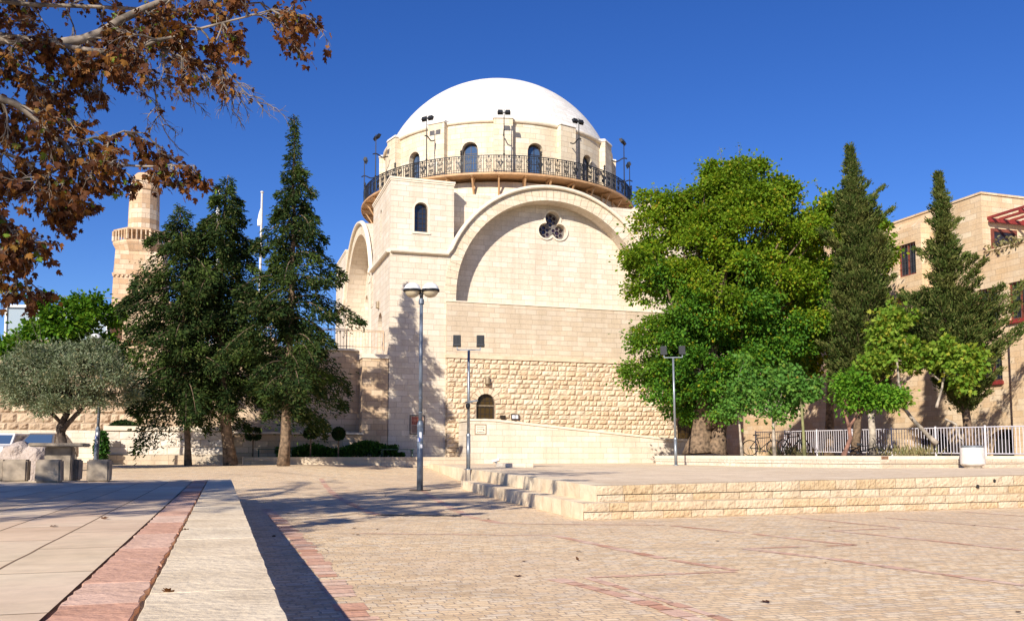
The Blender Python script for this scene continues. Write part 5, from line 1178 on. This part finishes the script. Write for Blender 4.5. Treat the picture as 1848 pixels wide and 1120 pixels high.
def red_window(y0, z0, y1, z1, sill=True, x=0.0):
    f = MB(); b = 0.09
    f.slab(rect(y0+.002, z0+.002, y1-.002, z1-.002), [rect(y0+b, z0+b, (y0+y1)/2-.03, z1-b), rect((y0+y1)/2+.03, z0+b, y1-b, z1-b)], lambda a, c: (x+0.10, a, c), lambda a, c: (x+0.17, a, c))
    o = f.build('window', 'redframe', rb_)
    g_ = MB(); g_.box(x+0.185, y0+.01, z0+.01, x+0.20, y1-.01, z1-.01); g_.build('pane', 'winglass', o)
    gr = MB()
    for k in range(1, 4): z = z0+(z1-z0)*k/4; gr.tube([(x+0.06, y0, z), (x+0.06, y1, z)], 0.012, 4)
    for k in range(1, 6): y = y0+(y1-y0)*k/6; gr.tube([(x+0.06, y, z0), (x+0.06, y, z1)], 0.010, 4)
    gr.build('grille', 'iron', o)
    if sill: s = MB(); s.box(x-0.14, y0-0.06, z0-0.16, x+0.09, y1+0.06, z0-0.002); s.build('sill', 'redwood', o)
for q in wins_L: red_window(*q)
# projecting bay with its sloped top
yb0, _ = wl(1678, 450); yb1, _ = wl(1588, 470); zt = wl(1678, 405)[1]; zb_ = wl(1660, 533)[1]; dpt = 0.55
yw, zw = wl(1652, 470); wq = rect(yw-0.62, zw-0.85, yw+0.62, zw+0.85)
mb = MB(); mb.slab([(yb0+0.01, zb_), (yb1, zb_), (yb1, zt), (yb0+0.01, zt)], [wq], lambda a, b: (-dpt, a, b), lambda a, b: (-dpt+0.3, a, b))
mb.quad((-dpt, yb0, zb_), (-dpt, yb0, zt), (-0.002, yb0, zt+0.5), (-0.002, yb0, zb_)); mb.quad((-dpt, yb1, zb_), (-dpt, yb1, zt), (-0.002, yb1, zt+0.5), (-0.002, yb1, zb_))
mb.quad((-dpt, yb0, zt), (-dpt, yb1, zt), (-0.002, yb1, zt+0.5), (-0.002, yb0, zt+0.5)); mb.quad((-dpt, yb0, zb_), (-dpt, yb1, zb_), (-0.002, yb1, zb_), (-0.002, yb0, zb_))
mb.build('bay', 'tanblock', rb_); red_window(yw-0.62, zw-0.85, yw+0.62, zw+0.85, False, -dpt)
mb = MB(); y0b = wl(1838, 640)[0]; z1b = wl(1838, 590)[1]
mb.hexa([(-0.5, y0b-4, -3), (-0.003, y0b-4, -3), (-0.003, y0b, -3), (-0.5, y0b, -3)], [(-0.5, y0b-4, z1b-0.5), (-0.003, y0b-4, z1b+0.1), (-0.003, y0b, z1b+0.1), (-0.5, y0b, z1b-0.5)]); mb.build('buttress', 'tanblock', rb_)
# upper window and pergola over the roof terrace
mb = MB(); f0 = 1.2
mb.slab([(0.5, 9.6), (2.1, 9.6), (2.1, 11.9), (0.5, 11.9)], [[(0.66, 10.2), (1.94, 10.2), (1.94, 11.75), (0.66, 11.75)]], lambda a, b: (a, -0.06, b), lambda a, b: (a, -0.003, b)); o = mb.build('terrace_window', 'redframe', rb_)
mb = MB(); mb.box(0.67, -0.03, 10.21, 1.93, -0.004, 11.74); mb.build('pane', 'winglass', o)
pg = MB(); zpz = 12.15
for y in (-0.2, -1.9, -3.6): pg.box(0.25, y-0.06, zpz, 6.5, y+0.06, zpz+0.18)
for k in range(9): x = 0.35+k*0.72; pg.box(x-0.045, -4.0, zpz+0.182, x+0.045, -0.02, zpz+0.30)
for x in (0.35, 3.4, 6.3): pg.box(x-0.07, -3.67, 9.76, x+0.07, -3.53, zpz-0.002)
po = pg.build('pergola', 'redwood', None, loc_=BR, rotz=AX); tag(po, 'dark red timber pergola on the roof terrace of the tan building', 'pergola')
# vine on the parapet
n = 260; P = np.column_stack([g.random(n)*0.5-0.15, -2.8+g.random(n)*2.6, ZL+0.1+g.normal(size=n)*0.18]); Pw = np.array([tuple(BR+DU*float(a)+DW*float(b)+Vector((0, 0, float(c)))) for a, b, c in P])
tag(leafmesh('parapet_vine', Pw, g.normal(size=(n, 3))+[0, 0, -.5], 0.12+0.1*g.random(n), 'oval', 'lf_dry'), 'straggly dry vine hanging over the terrace parapet below the red pergola', 'plant')

# ------------------------------------------------------------------ left background
# old tower with balcony
mn = empty('old_stone_tower', (-31.7, 75, -0.4), R(14), label='slender old stone tower with a balcony and round capped top behind the dark conifers', cat='tower')
M['towerstone'] = stone('old_tower_stone', (0.50, 0.33, 0.20), (0.70, 0.57, 0.43), (0.44, 0.32, 0.22), 0.75, 0.42, 0.015, 0.012, 0.01, 6, 0.9, alt=(0.58, 0.41, 0.27), stainc=(0.66, 0.44, 0.27))
def taper(mb, h0, h1, z0, z1, n=4, rot=math.pi/4, k=math.sqrt(2)):
    f = lambda h, z: [(h*k*math.cos(rot+2*math.pi*i/n), h*k*math.sin(rot+2*math.pi*i/n), z) for i in range(n)]
    mb.hexa(f(h0, z0), f(h1, z1))
mb = MB(); taper(mb, 2.25, 1.93, 0, 16.3); taper(mb, 1.93, 1.85, 16.46, 18.4); mb.build('shaft', 'towerstone', mn)
mb = MB(); taper(mb, 2.02, 2.02, 16.302, 16.458)
for k in range(12): mb.box(-1.98+k*0.345, -2.05, 16.15, -1.83+k*0.345, -1.9, 16.3)
mb.build('string_course', 'towerstone', mn)
o8 = math.pi/8
mb = MB(); taper(mb, 1.9, 2.25, 18.402, 19.1, 8, o8, 1.08); taper(mb, 2.25, 2.25, 19.102, 19.3, 8, o8, 1.08); taper(mb, 2.22, 2.22, 20.15, 20.3, 8, o8, 1.08); bal = mb.build('balcony', 'towerstone', mn)
mb = MB()
for k in range(8):
    a = Vector((2.2*1.08*math.cos(o8+2*math.pi*k/8), 2.2*1.08*math.sin(o8+2*math.pi*k/8), 0)); b = Vector((2.2*1.08*math.cos(o8+2*math.pi*(k+1)/8), 2.2*1.08*math.sin(o8+2*math.pi*(k+1)/8), 0))
    for q in range(5): p = a.lerp(b, q/5); mb.tube([(p.x, p.y, 19.3), (p.x, p.y, 20.15)], 0.14 if q == 0 else 0.07, 6)
mb.build('parapet', 'towerstone', bal)
mb = MB(); mb.lathe([(1.30, 19.3), (1.22, 23.9), (1.32, 23.95), (1.32, 24.1), (1.15, 24.5), (1.05, 25.1), (0.7, 25.5), (0.0, 25.7)], n=12); mb.build('lantern', 'towerstone', mn)
for z, x in ((14.5, -0.3), (10.2, -0.9)):
    mb = MB(); hw = 0.16; y = -(2.25-(2.25-1.93)*z/17.2)-0.004; mb.poly([(x+a, y+0.003*0, z+b) for a, b in arch_pts(0, 0, 1.0, hw, 6)]); mb.build('slit_window', 'dark', mn, fix=False)
# old wall of rough stones, stepped stone hut, street wall base
ow = empty('old_stone_wall', loc(0, 0, 0), 0, label='long old wall of rough rounded blocks at the left behind the olive tree', cat='wall')
W0 = Vector((-34, 45.2, 0)); W1 = Vector((-16.3, 48.5, 0)); dW_ = (W1-W0).normalized(); oW = Vector((dW_.y, -dW_.x, 0)); LW = (W1-W0).length
ow.location = (0, 0, 0)
mb = MB(); blocks(mb, 0, LW, 2.3, 6.0, (0.38, 0.52), lambda u, z, o: tuple(W0+dW_*u+oW*o+Vector((0, 0, z))), relief=0.12, lens=(0.4, 0.95), gap=0.025, rough=0.3); mb.build('rough_blocks', 'boss_old', ow, fix=False)
mb = MB(); Mx = Matrix(((dW_.x, -dW_.y, 0, W0.x), (dW_.y, dW_.x, 0, W0.y), (0, 0, 1, 0), (0, 0, 0, 1))); mb.box(0, 0.004, 0, LW, 1.2, 5.98, Mx); mb.build('core', 'joint', ow)
mb = MB(); mb.box(0, -0.25, 0, LW, 0.0, 2.28, Mx); mb.build('base_course', 'ashlar', ow)
mb = MB(); mb.box(LW, -0.15, 0, LW+3.2, 1.0, 7.5, Mx); mb.box(LW+3.2, -0.4, 0, LW+5.6, 1.0, 5.4, Mx); hut = mb.build('stone_house', 'ashlar_tan', None); tag(hut, 'tan stone house front between the olive tree and the dark conifers', 'house')
mb = MB(); mb.hexa([Mx @ Vector(p) for p in ((LW+1.2, -1.6, 0.4), (LW+5.5, -1.6, 0.4), (LW+5.5, -0.41, 0.4), (LW+1.2, -0.41, 0.4))], [Mx @ Vector(p) for p in ((LW+2.9, -1.3, 3.6), (LW+3.6, -1.3, 3.6), (LW+3.6, -0.41, 3.6), (LW+2.9, -0.41, 3.6))]); mb.build('gabled_porch', 'ashlar', hut)
mb = MB(); mb.box(LW+0.5, -0.22, 0.6, LW+1.4, -0.16, 3.3, Mx); dd = mb.build('door', plain('orange_brown_door', (0.33, 0.14, 0.06), 0.6), hut)
mb = MB(); mb.tube([Mx @ Vector((LW-1.2, -0.35, 0.5)), Mx @ Vector((LW-1.2, -0.35, 5.0))], 0.09, 8); dpip = mb.build('drain_pipe', 'galv', None); tag(dpip, 'grey vertical drain pipe on the old wall right of the olive trunk', 'pipe')
# glazed rooftop house far left and white block
gh = empty('rooftop_house', (-40.5, 70, 0), R(8), label='glazed rooftop house with a thin white frame above the old wall at the far left', cat='house')
mb = MB(); mb.box(0, 0, 0, 13, 8, 10.2); mb.box(9.2, -0.6, 10.2, 13.0, 6, 13.4); mb.build('walls', 'ashlar_tan', gh)
mb = MB()
for x in (0.1, 2.6, 5.2, 7.8): mb.box(x-0.07, 0.1, 10.2, x+0.07, 0.24, 12.75)
mb.box(0.0, 0.02, 12.752, 8.0, 4, 12.95); mb.build('frame', 'white', gh)
mb = MB(); mb.box(0.15, 0.25, 10.2, 7.9, 0.3, 12.75); mb.build('glazing', glass('pale_glazing', (0.30, 0.36, 0.40), 0.15), gh)
mb = MB(); mb.tube([(3, 1, 12.95), (3, 1, 14.1)], 0.05, 6); mb.tube([(3, 1, 13.9), (8.5, 1, 13.8)], 0.03, 6); mb.build('roof_rail', 'galv', gh)
# flag poles beyond the conifers
for x, y, lb in ((396, 341, 'left white flag pole with a furled white flag above the conifers'), (473, 346, 'right white flag pole with a furled white flag beside the tallest conifer')):
    t = at(x, y, 68); o = empty('flag_pole', (t.x, 68, 0), 0, label=lb, cat='flag pole', group='flag poles behind the conifers')
    mb = MB(); mb.tube([(0, 0, 0), (0, 0, t.z-0.1)], [0.14, 0.08], 8); mb.lathe([(0, t.z-.15), (0.13, t.z-.08), (0.13, t.z), (0, t.z+.08)], n=10); mb.build('pole', 'whiteconcrete', o)
    mb = MB(); mb.tube([(-0.05, 0, t.z-1.3), (-0.12, 0, t.z-1.7), (-0.18, 0, t.z-2.3), (-0.16, 0, t.z-2.7)], [0.03, 0.09, 0.14, 0.15], 8); mb.build('flag', 'white', o)

# cars parked in the street
def car(p, rot, label, paint):
    o = empty('parked_car', p, rot, label=label, cat='car', group='cars parked below the old wall')
    prof = [(-2.05, .35), (-2.1, .62), (-2.0, .82), (-1.2, .93), (1.5, .98), (2.0, .92), (2.08, .6), (2.05, .35)]
    mb = MB(); n = len(prof); ys = [(-0.80, 0.93), (-0.86, 1.0), (0.86, 1.0), (0.80, 0.93)]
    for y, k in ys:
        for x, z in prof: mb.v.append((x*k, y, 0.35+(z-.35)*(k if y in (-.80, .80) else 1)))
    for a in range(3):
        for k in range(n): mb.f.append((a*n+k, a*n+(k+1) % n, (a+1)*n+(k+1) % n, (a+1)*n+k))
    mb.f.append(tuple(range(n))); mb.f.append(tuple(range(4*n-1, 3*n-1, -1))); mb.build('body', paint, o)
    lo = [(-1.1, -.76, .93), (1.65, -.76, .97), (1.65, .76, .97), (-1.1, .76, .93)]; hi = [(-.45, -.58, 1.42), (1.15, -.58, 1.43), (1.15, .58, 1.43), (-.45, .58, 1.42)]
    mb = MB(); mb.hexa(lo, hi); mb.hexa([(x*1.0, y*1.0, z) for x, y, z in hi], [(x*.92, y*.92, z+.05) for x, y, z in hi]); cb = mb.build('cabin', paint, o)
    def quad_in(a, b, c, d, off, nm):
        a, b, c, d = map(Vector, (a, b, c, d)); ce = (a+b+c+d)/4; q = [ce+(v-ce)*0.86+Vector(off) for v in (a, b, c, d)]; m_ = MB(); m_.quad(*q); m_.build(nm, 'skyglass', cb, fix=False)
    quad_in(lo[0], lo[3], hi[3], hi[0], (-.012, 0, .006), 'windscreen'); quad_in(lo[1], lo[2], hi[2], hi[1], (.012, 0, .006), 'rear_window')
    quad_in(lo[0], lo[1], hi[1], hi[0], (0, -.012, .004), 'side_window'); quad_in(lo[3], lo[2], hi[2], hi[3], (0, .012, .004), 'side_window')
    for x in (-1.3, 1.3):
        for y in (-.83, .83):
            mb = MB(); mb.tube([(x, y-.1, .31), (x, y+.1, .31)], .31, 18); t = mb.build('wheel', 'rubber', o); mb = MB(); mb.tube([(x, y-.108, .31), (x, y+.108, .31)], .18, 12); mb.build('rim', 'galv', t)
    for y in (-.6, .6):
        mb = MB(); mb.box(-2.06, y-.16, .66, -1.98, y+.16, .80); mb.build('headlight', 'white', o); mb = MB(); mb.box(1.98, y-.14, .70, 2.07, y+.14, .84); mb.build('tail_light', 'redwood', o)
    return o
c_ = at(82, 786, 42.5); car((c_.x, 42.5, 0.55), R(98), 'silver parked car seen end-on behind the stone table', 'carpaint')
c_ = at(14, 790, 43.0); car((c_.x, 43.0, 0.55), R(92), 'white parked car partly out of the frame at the far left', 'carwhite')

# stone table and block seats on the terrace
def rough_box(name, parent, m, w_, d_, h, top=1.0, seed=0, z0=0.0, bev=0.02):
    me_ = bmesh.new(); bmesh.ops.create_cube(me_, size=1); r = random.Random(seed)
    for v in me_.verts:
        s = top if v.co.z > 0 else 1.0; v.co = Vector((v.co.x*w_*s, v.co.y*d_*s, (v.co.z+.5)*h+z0))+Vector((r.uniform(-1, 1), r.uniform(-1, 1), 0))*0.006
    bmesh.ops.bevel(me_, geom=me_.edges[:], offset=bev, segments=2, affect='EDGES')
    mb = MB(); mb.v = [tuple(v.co) for v in me_.verts]; mb.f = [tuple(v.index for v in f.verts) for f in me_.faces]; me_.free()
    return mb.build(name, m, parent)
def tpos(x, y): p = gp(x, y, TZ); return p
tb = tpos(113, 867); t_ = empty('stone_table', (tb.x, tb.y-0.15, TZ), AX, label='weathered stone table with a slab top on a block leg on the terrace', cat='table')
rough_box('leg', t_, 'concrete', 0.50, 0.46, 0.70, 1.0, 1); rough_box('table_top', t_, 'concrete', 1.02, 1.0, 0.075, 1.0, 2, 0.702)
seats = [(91, 870, 0.45, 'block seat directly in front of the stone table leg'), (181, 868.5, 0.41, 'single block seat standing right of the stone table'), (32, 868.5, 0.43, 'block seat left of the stone table in front of the pale boulders'), (130, 866.5, 0.36, 'block seat mostly hidden behind the right of the table leg'), (-6, 868, 0.40, 'block seat cut off by the left edge of the picture')]
for i, (x, y, w_, lb) in enumerate(seats):
    p = tpos(x, y); o = rough_box('block_seat', None, 'concrete', w_, w_, 0.445, 0.95 if i in (0,) else 1.02, 10+i, 0, 0.03); o.location = (p.x, p.y-0.05, TZ+0.001); o.rotation_euler.z = AX+R(rng.uniform(-8, 8)); tag(o, lb, 'seat', 'concrete block seats around the stone table')
def boulder(p, r3, seed, label):
    bm = bmesh.new(); bmesh.ops.create_icosphere(bm, subdivisions=4, radius=1); from mathutils import noise
    for v in bm.verts:
        c = v.co.copy(); c = Vector([math.copysign(abs(q)**0.7, q) for q in c])
        d = 1+0.22*noise.noise(c*1.3+Vector((seed, 0, 0)))+0.10*noise.noise(c*3.5+Vector((0, seed, 0)))+0.03*noise.noise(c*9)
        v.co = Vector((c.x*r3[0]*d, c.y*r3[1]*d, max(-r3[2]*0.9, c.z*r3[2]*d)))
    mb = MB(); mb.v = [tuple(v.co) for v in bm.verts]; mb.f = [tuple(v.index for v in f.verts) for f in bm.faces]; bm.free()
    o = mb.build('boulder', rock('pale_boulder_stone_%d' % seed, (0.42, 0.34, 0.30), (0.48, 0.40, 0.35), 0.05, 4.0), None, smooth=True); o.location = p; o.rotation_euler.z = R(seed*40); return tag(o, label, 'boulder', 'pale boulders behind the table')
boulder((-11.45, 20.7, 0.78), (0.40, 0.34, 0.50), 1, 'big pale pinkish boulder behind the left block seats')
boulder((-10.85, 20.2, 0.62), (0.21, 0.26, 0.62), 2, 'upright squarish pale boulder just left of the stone table')
boulder((-12.15, 20.5, 0.55), (0.2, 0.3, 0.40), 5, 'low boulder at the far left edge behind the block seat')
# planter hedge, topiary and green bench
def topiary(x, y, Y, rx, rz, kind, lb):
    c = at(x, y, Y); o = empty('topiary', (c.x, Y, 0.8), 0, label=lb, cat='topiary', group='clipped topiary shrubs in the planter bed')
    n = 2600; d = unit(g.normal(size=(n, 3))); s = 0.8+0.22*g.random(n)
    if kind == 'cone': t = d[:, 2]*.5+.5; d[:, 0] *= (1-t)*1.5+.15; d[:, 1] *= (1-t)*1.5+.15
    if kind == 'box': d = np.sign(d)*np.abs(d)**0.5; d *= 0.9
    P = d*s[:, None]*np.array([rx, rx, rz])+np.array([0, 0, c.z-0.8])
    leafmesh('crown', P, d+g.normal(size=(n, 3))*.5, 0.05+0.04*g.random(n), 'oval', 'lf_dark', o)
    mb = MB(); mb.tube([(0, 0, 0), (0, 0, c.z-0.8)], 0.035, 6); mb.build('stem', 'bark', o)
topiary(457, 782, 38.0, 0.30, 0.27, 'box', 'clipped squarish topiary shrub between the two thick conifer trunks')
topiary(561, 777, 38.6, 0.27, 0.32, 'cone', 'clipped cone topiary shrub in front of the ochre wall')
topiary(611, 782, 38.8, 0.26, 0.26, 'ball', 'clipped round topiary shrub nearest the domed building')
n = 16000; U_ = -5.2+g.random(n)*5.6; Wy = -2.1+g.random(n)*0.95; hmax = 0.45+0.10*np.sin(U_*3)+0.25*np.exp(-((U_+0.9)/0.8)**2)+0.1*g.random(n); Z_ = 0.8+hmax*g.random(n)**0.4*np.where(U_ > 0.1, 0.4, 1)
P = np.array([tuple(CORNER+DU*float(a)+DW*float(b)) for a, b in zip(U_, Wy)]); P[:, 2] = Z_
tag(leafmesh('hedge', P, g.normal(size=(n, 3))+[0, -.3, .6], 0.07+0.06*g.random(n), 'oval', 'lf_hedge'), 'low dark green hedge in the planter bed at the foot of the domed building', 'hedge')
n = 3000; c = at(223, 768, 40.5); d = unit(g.normal(size=(n, 3))); d[:, 2] = np.abs(d[:, 2]); P = np.array([c.x, 40.5, 1.9])+d*np.array([0.75, 0.7, 0.62])*(0.85+.2*g.random((n, 1)))
tag(leafmesh('clipped_bush', P, d+g.normal(size=(n, 3))*.4, 0.07+0.04*g.random(n), 'oval', 'lf_dark'), 'domed clipped bush showing above the left end of the white garden wall', 'bush')
n = 1800; c = at(183, 800, 37.0); P = np.array([c.x, 37.0, 1.25])+unit(g.normal(size=(n, 3)))*np.array([0.28, 0.3, 0.75])*(0.6+.45*g.random((n, 1)))
tag(leafmesh('shrub', P, g.normal(size=(n, 3))+[0, 0, .4], 0.09+0.05*g.random(n), 'oval', 'lf_hedge'), 'upright dark green shrub at the left end of the white garden wall', 'bush')
def bench(p, lb, L=1.5):
    o = empty('garden_bench', p, AX, label=lb, cat='bench', group='dark green backless benches')
    for k in range(4): mb = MB(); mb.box(-L/2, -0.2+k*0.105, 0.42, L/2, -0.12+k*0.105, 0.45); mb.build('seat_slat', 'green_metal', o)
    for x in (-L/2+0.08, L/2-0.08):
        mb = MB(); mb.tube([(x, -.2, 0), (x, -.14, .22), (x, -.18, .42)], .022, 6); mb.tube([(x, .2, 0), (x, .14, .22), (x, .18, .42)], .022, 6); mb.tube([(x, -.2, .40), (x, .2, .40)], .02, 6); mb.build('leg', 'green_metal', o)
bench(loc(-0.0, -2.3, 0.80), 'dark green bench whose end sticks out right of the hedge'); bench(loc(-5.3, -2.35, 0.80), 'dark green bench between the two thick conifer trunks')

# ------------------------------------------------------------------ plane tree overhanging from the left
pt = empty('plane_tree', (-9.6, 7.5, TZ), 0, label='plane tree with rust brown autumn leaves overhanging the upper left from outside the frame', cat='tree'); PB = Vector((-9.6, 7.5, TZ))
tw = MB(); rp_ = random.Random(12); LPn, LDn = [], []
crotch = Vector((-9.4, 8.2, 4.3))
tw.tube([PB-PB, Vector((0.05, 0.1, 1.5)), Vector((0.1, 0.4, 3.0)), crotch-PB], [0.42, 0.34, 0.30, 0.26], 14)
def rv(): return Vector((rp_.uniform(-1, 1), rp_.uniform(-1, 1), rp_.uniform(-1, 1)))
def twig(p, d, L, r, depth, leaf, bare=0.0):
    pts = [p]; q = p.copy(); dd = d.normalized(); n = 5
    for k in range(n):
        dd = (dd+rv()*0.28+Vector((0, 0, -0.10))).normalized(); q = q+dd*(L/n); pts.append(q.copy())
        if depth > 0 and k > 0:
            for _ in range(2 if rp_.random() < 0.55 else 1):
                twig(q, (dd+rv()*0.9).normalized(), L*rp_.uniform(0.35, 0.6), r*0.55, depth-1, leaf, bare)
        if rp_.random() < leaf*(0.2 if k < 2 else 0.55) and not rp_.random() < bare:
            for _ in range(1): LPn.append(tuple(q-PB+rv()*0.05)); LDn.append(tuple(dd*0.5+rv()*0.7+Vector((0, 0, -0.75))))
    tw.tube([x-PB for x in pts], [r*(1-0.75*k/n) for k in range(n+1)], 5 if r > 0.008 else 4, cap=False)
def limb(path, r0, r1, every, L, leaf, down=-0.25, bare=lambda t: 0.0, depth=2, kids=2):
    path = [Vector(q) for q in path]; fine = []
    for a, b in zip(path[:-1], path[1:]):
        m_ = max(2, int((b-a).length/every))
        for k in range(m_): fine.append(a.lerp(b, k/m_)+rv()*0.02)
    fine.append(path[-1]); m_ = len(fine)-1
    tw.tube([x-PB for x in fine], [r0+(r1-r0)*k/m_ for k in range(m_+1)], 10)
    for k in range(1, m_+1):
        d = (fine[k]-fine[k-1]).normalized()
        for _ in range(kids):
            twig(fine[k], (d*0.6+rv()*0.8+Vector((0, 0, down))).normalized(), L*rp_.uniform(0.5, 1.15), 0.013, depth, leaf, bare(k/m_))
def A_(x, y, Y): return at(x, y, Y)
limb([crotch, A_(-160, 40, 9.2), A_(0, 66, 9.2), A_(70, 80, 9.3), A_(150, 74, 9.4), A_(215, 38, 9.5), A_(310, -5, 9.6), A_(390, -50, 9.8)], 0.10, 0.03, 0.34, 0.55, 0.8)
limb([A_(90, 78, 9.3), A_(180, 92, 9.0), A_(250, 88, 8.8), A_(320, 62, 8.7), A_(400, 42, 8.6), A_(490, 18, 8.6)], 0.028, 0.006, 0.34, 0.42, 0.75)
limb([A_(215, 60, 9.5), A_(290, 90, 9.6), A_(360, 110, 9.7), A_(400, 125, 9.8)], 0.020, 0.005, 0.32, 0.50, 0.45, -0.6, lambda t: 0.4+0.6*t)
limb([A_(160, 74, 9.4), A_(220, 120, 9.8), A_(280, 145, 9.9), A_(320, 140, 10)], 0.018, 0.005, 0.36, 0.5, 0.2, -0.6, lambda t: 0.6+0.4*t, kids=1)
limb([crotch, A_(-180, 120, 8.2), A_(0, 176, 8.4), A_(60, 207, 8.5), A_(110, 255, 8.6), A_(140, 295, 8.7)], 0.055, 0.024, 0.40, 0.45, 0.75)
limb([A_(140, 295, 8.7), A_(205, 302, 8.7), A_(260, 300, 8.7), A_(310, 298, 8.8), A_(350, 300, 8.8)], 0.016, 0.005, 0.34, 0.28, 0.5, kids=1)
limb([A_(120, 262, 8.6), A_(170, 250, 9), A_(225, 240, 9.2), A_(262, 240, 9.4)], 0.018, 0.005, 0.32, 0.4, 0.7, kids=1)
limb([crotch, A_(-160, 250, 9.8), A_(-30, 255, 9.9), A_(40, 290, 10), A_(90, 325, 10.1), A_(130, 350, 10.2)], 0.045, 0.010, 0.34, 0.5, 0.8, -0.35)
limb([A_(-120, 330, 8), A_(-40, 350, 8.2), A_(5, 395, 8.3), A_(25, 430, 8.4)], 0.022, 0.006, 0.34, 0.4, 0.7, -0.4)
limb([crotch, A_(-200, -20, 10.5), A_(-20, 0, 10.6), A_(120, 10, 10.8), A_(260, 20, 11), A_(380, 12, 11.2), A_(470, 5, 11.4)], 0.06, 0.010, 0.40, 0.6, 0.8)
limb([crotch, A_(-160, 130, 11), A_(-20, 110, 11), A_(60, 140, 11.2), A_(120, 165, 11.3)], 0.05, 0.010, 0.36, 0.6, 0.8)
limb([A_(-60, 430, 8.2), A_(-10, 450, 8.3), A_(30, 480, 8.4), A_(45, 505, 8.4)], 0.012, 0.004, 0.34, 0.25, 0.5, -0.3, kids=1)
# crown outside the frame, above and behind, which shades the terrace
for tgt in ((-9.6, -0.5, 6.0), (-7.6, -0.5, 6.2), (-11, 3, 6.0), (-9, 3.2, 6.5), (-13, 6, 6.5), (-15, 8.5, 6.0), (-12, 8.5, 6.6), (-10.5, 6, 6.6), (-12, 0, 6.2), (-14, 2.5, 6.4), (-10, 1.2, 7.0), (-8.3, 1.5, 6.2), (-10.5, -0.8, 5.6), (-8.6, -0.8, 6.8), (-9.8, 4.6, 6.2), (-11.8, 5, 5.6), (-13.4, 1.5, 5.6), (-11.5, 3.5, 7.6), (-7.5, 3.0, 7.8), (-5.6, 5.0, 8.0), (-6.0, 8.0, 8.6), (-5.0, 11.0, 9.2), (-8.5, 12.5, 9.0), (-13.0, 8.0, 8.0), (-12.0, 12.0, 8.5), (-9.0, 6.0, 9.5), (-3.6, 9.2, 8.9), (-15.0, 5.0, 6.5), (-7.0, 14.5, 9.6)):
    T_ = Vector(tgt); limb([crotch, crotch.lerp(T_, .5)+Vector((0, 0, .5)), T_], 0.12, 0.02, 0.36, 1.0, 0.9, 0.0)
P = np.array(LPn); D = np.array(LDn); n = len(P); print('plane leaves', n)
leafmesh('crown', P, D, 0.038+0.055*nr.random(n), 'lobed', 'lf_plane', pt, 0.35)
tw.build('trunk', plain('grey_brown_plane_bark', (0.25, 0.205, 0.165), 0.9, 0, 0.4, 6, 0.01), pt, smooth=True, fix=False)
# fallen leaves and twigs on the paving
n = 90; X_ = -6+g.random(n)*14; Y_ = 3.2+g.random(n)**1.5*22; P = []
for x, y in zip(X_, Y_):
    if x < tedge(y): z = TZ+0.006
    elif y > 13 and x > 0.2: continue
    else: z = zg(x, y)+0.008
    P.append((x, y, z))
P = np.array(P); n = len(P); D = g.normal(size=(n, 3)); D[:, 2] = 0.12
tag(leafmesh('fallen_leaves', P, D, 0.035+0.035*g.random(n), 'lobed', 'lf_plane', None, 0.96), 'scattered dry brown leaves lying on the paving', 'leaves', kind='stuff')
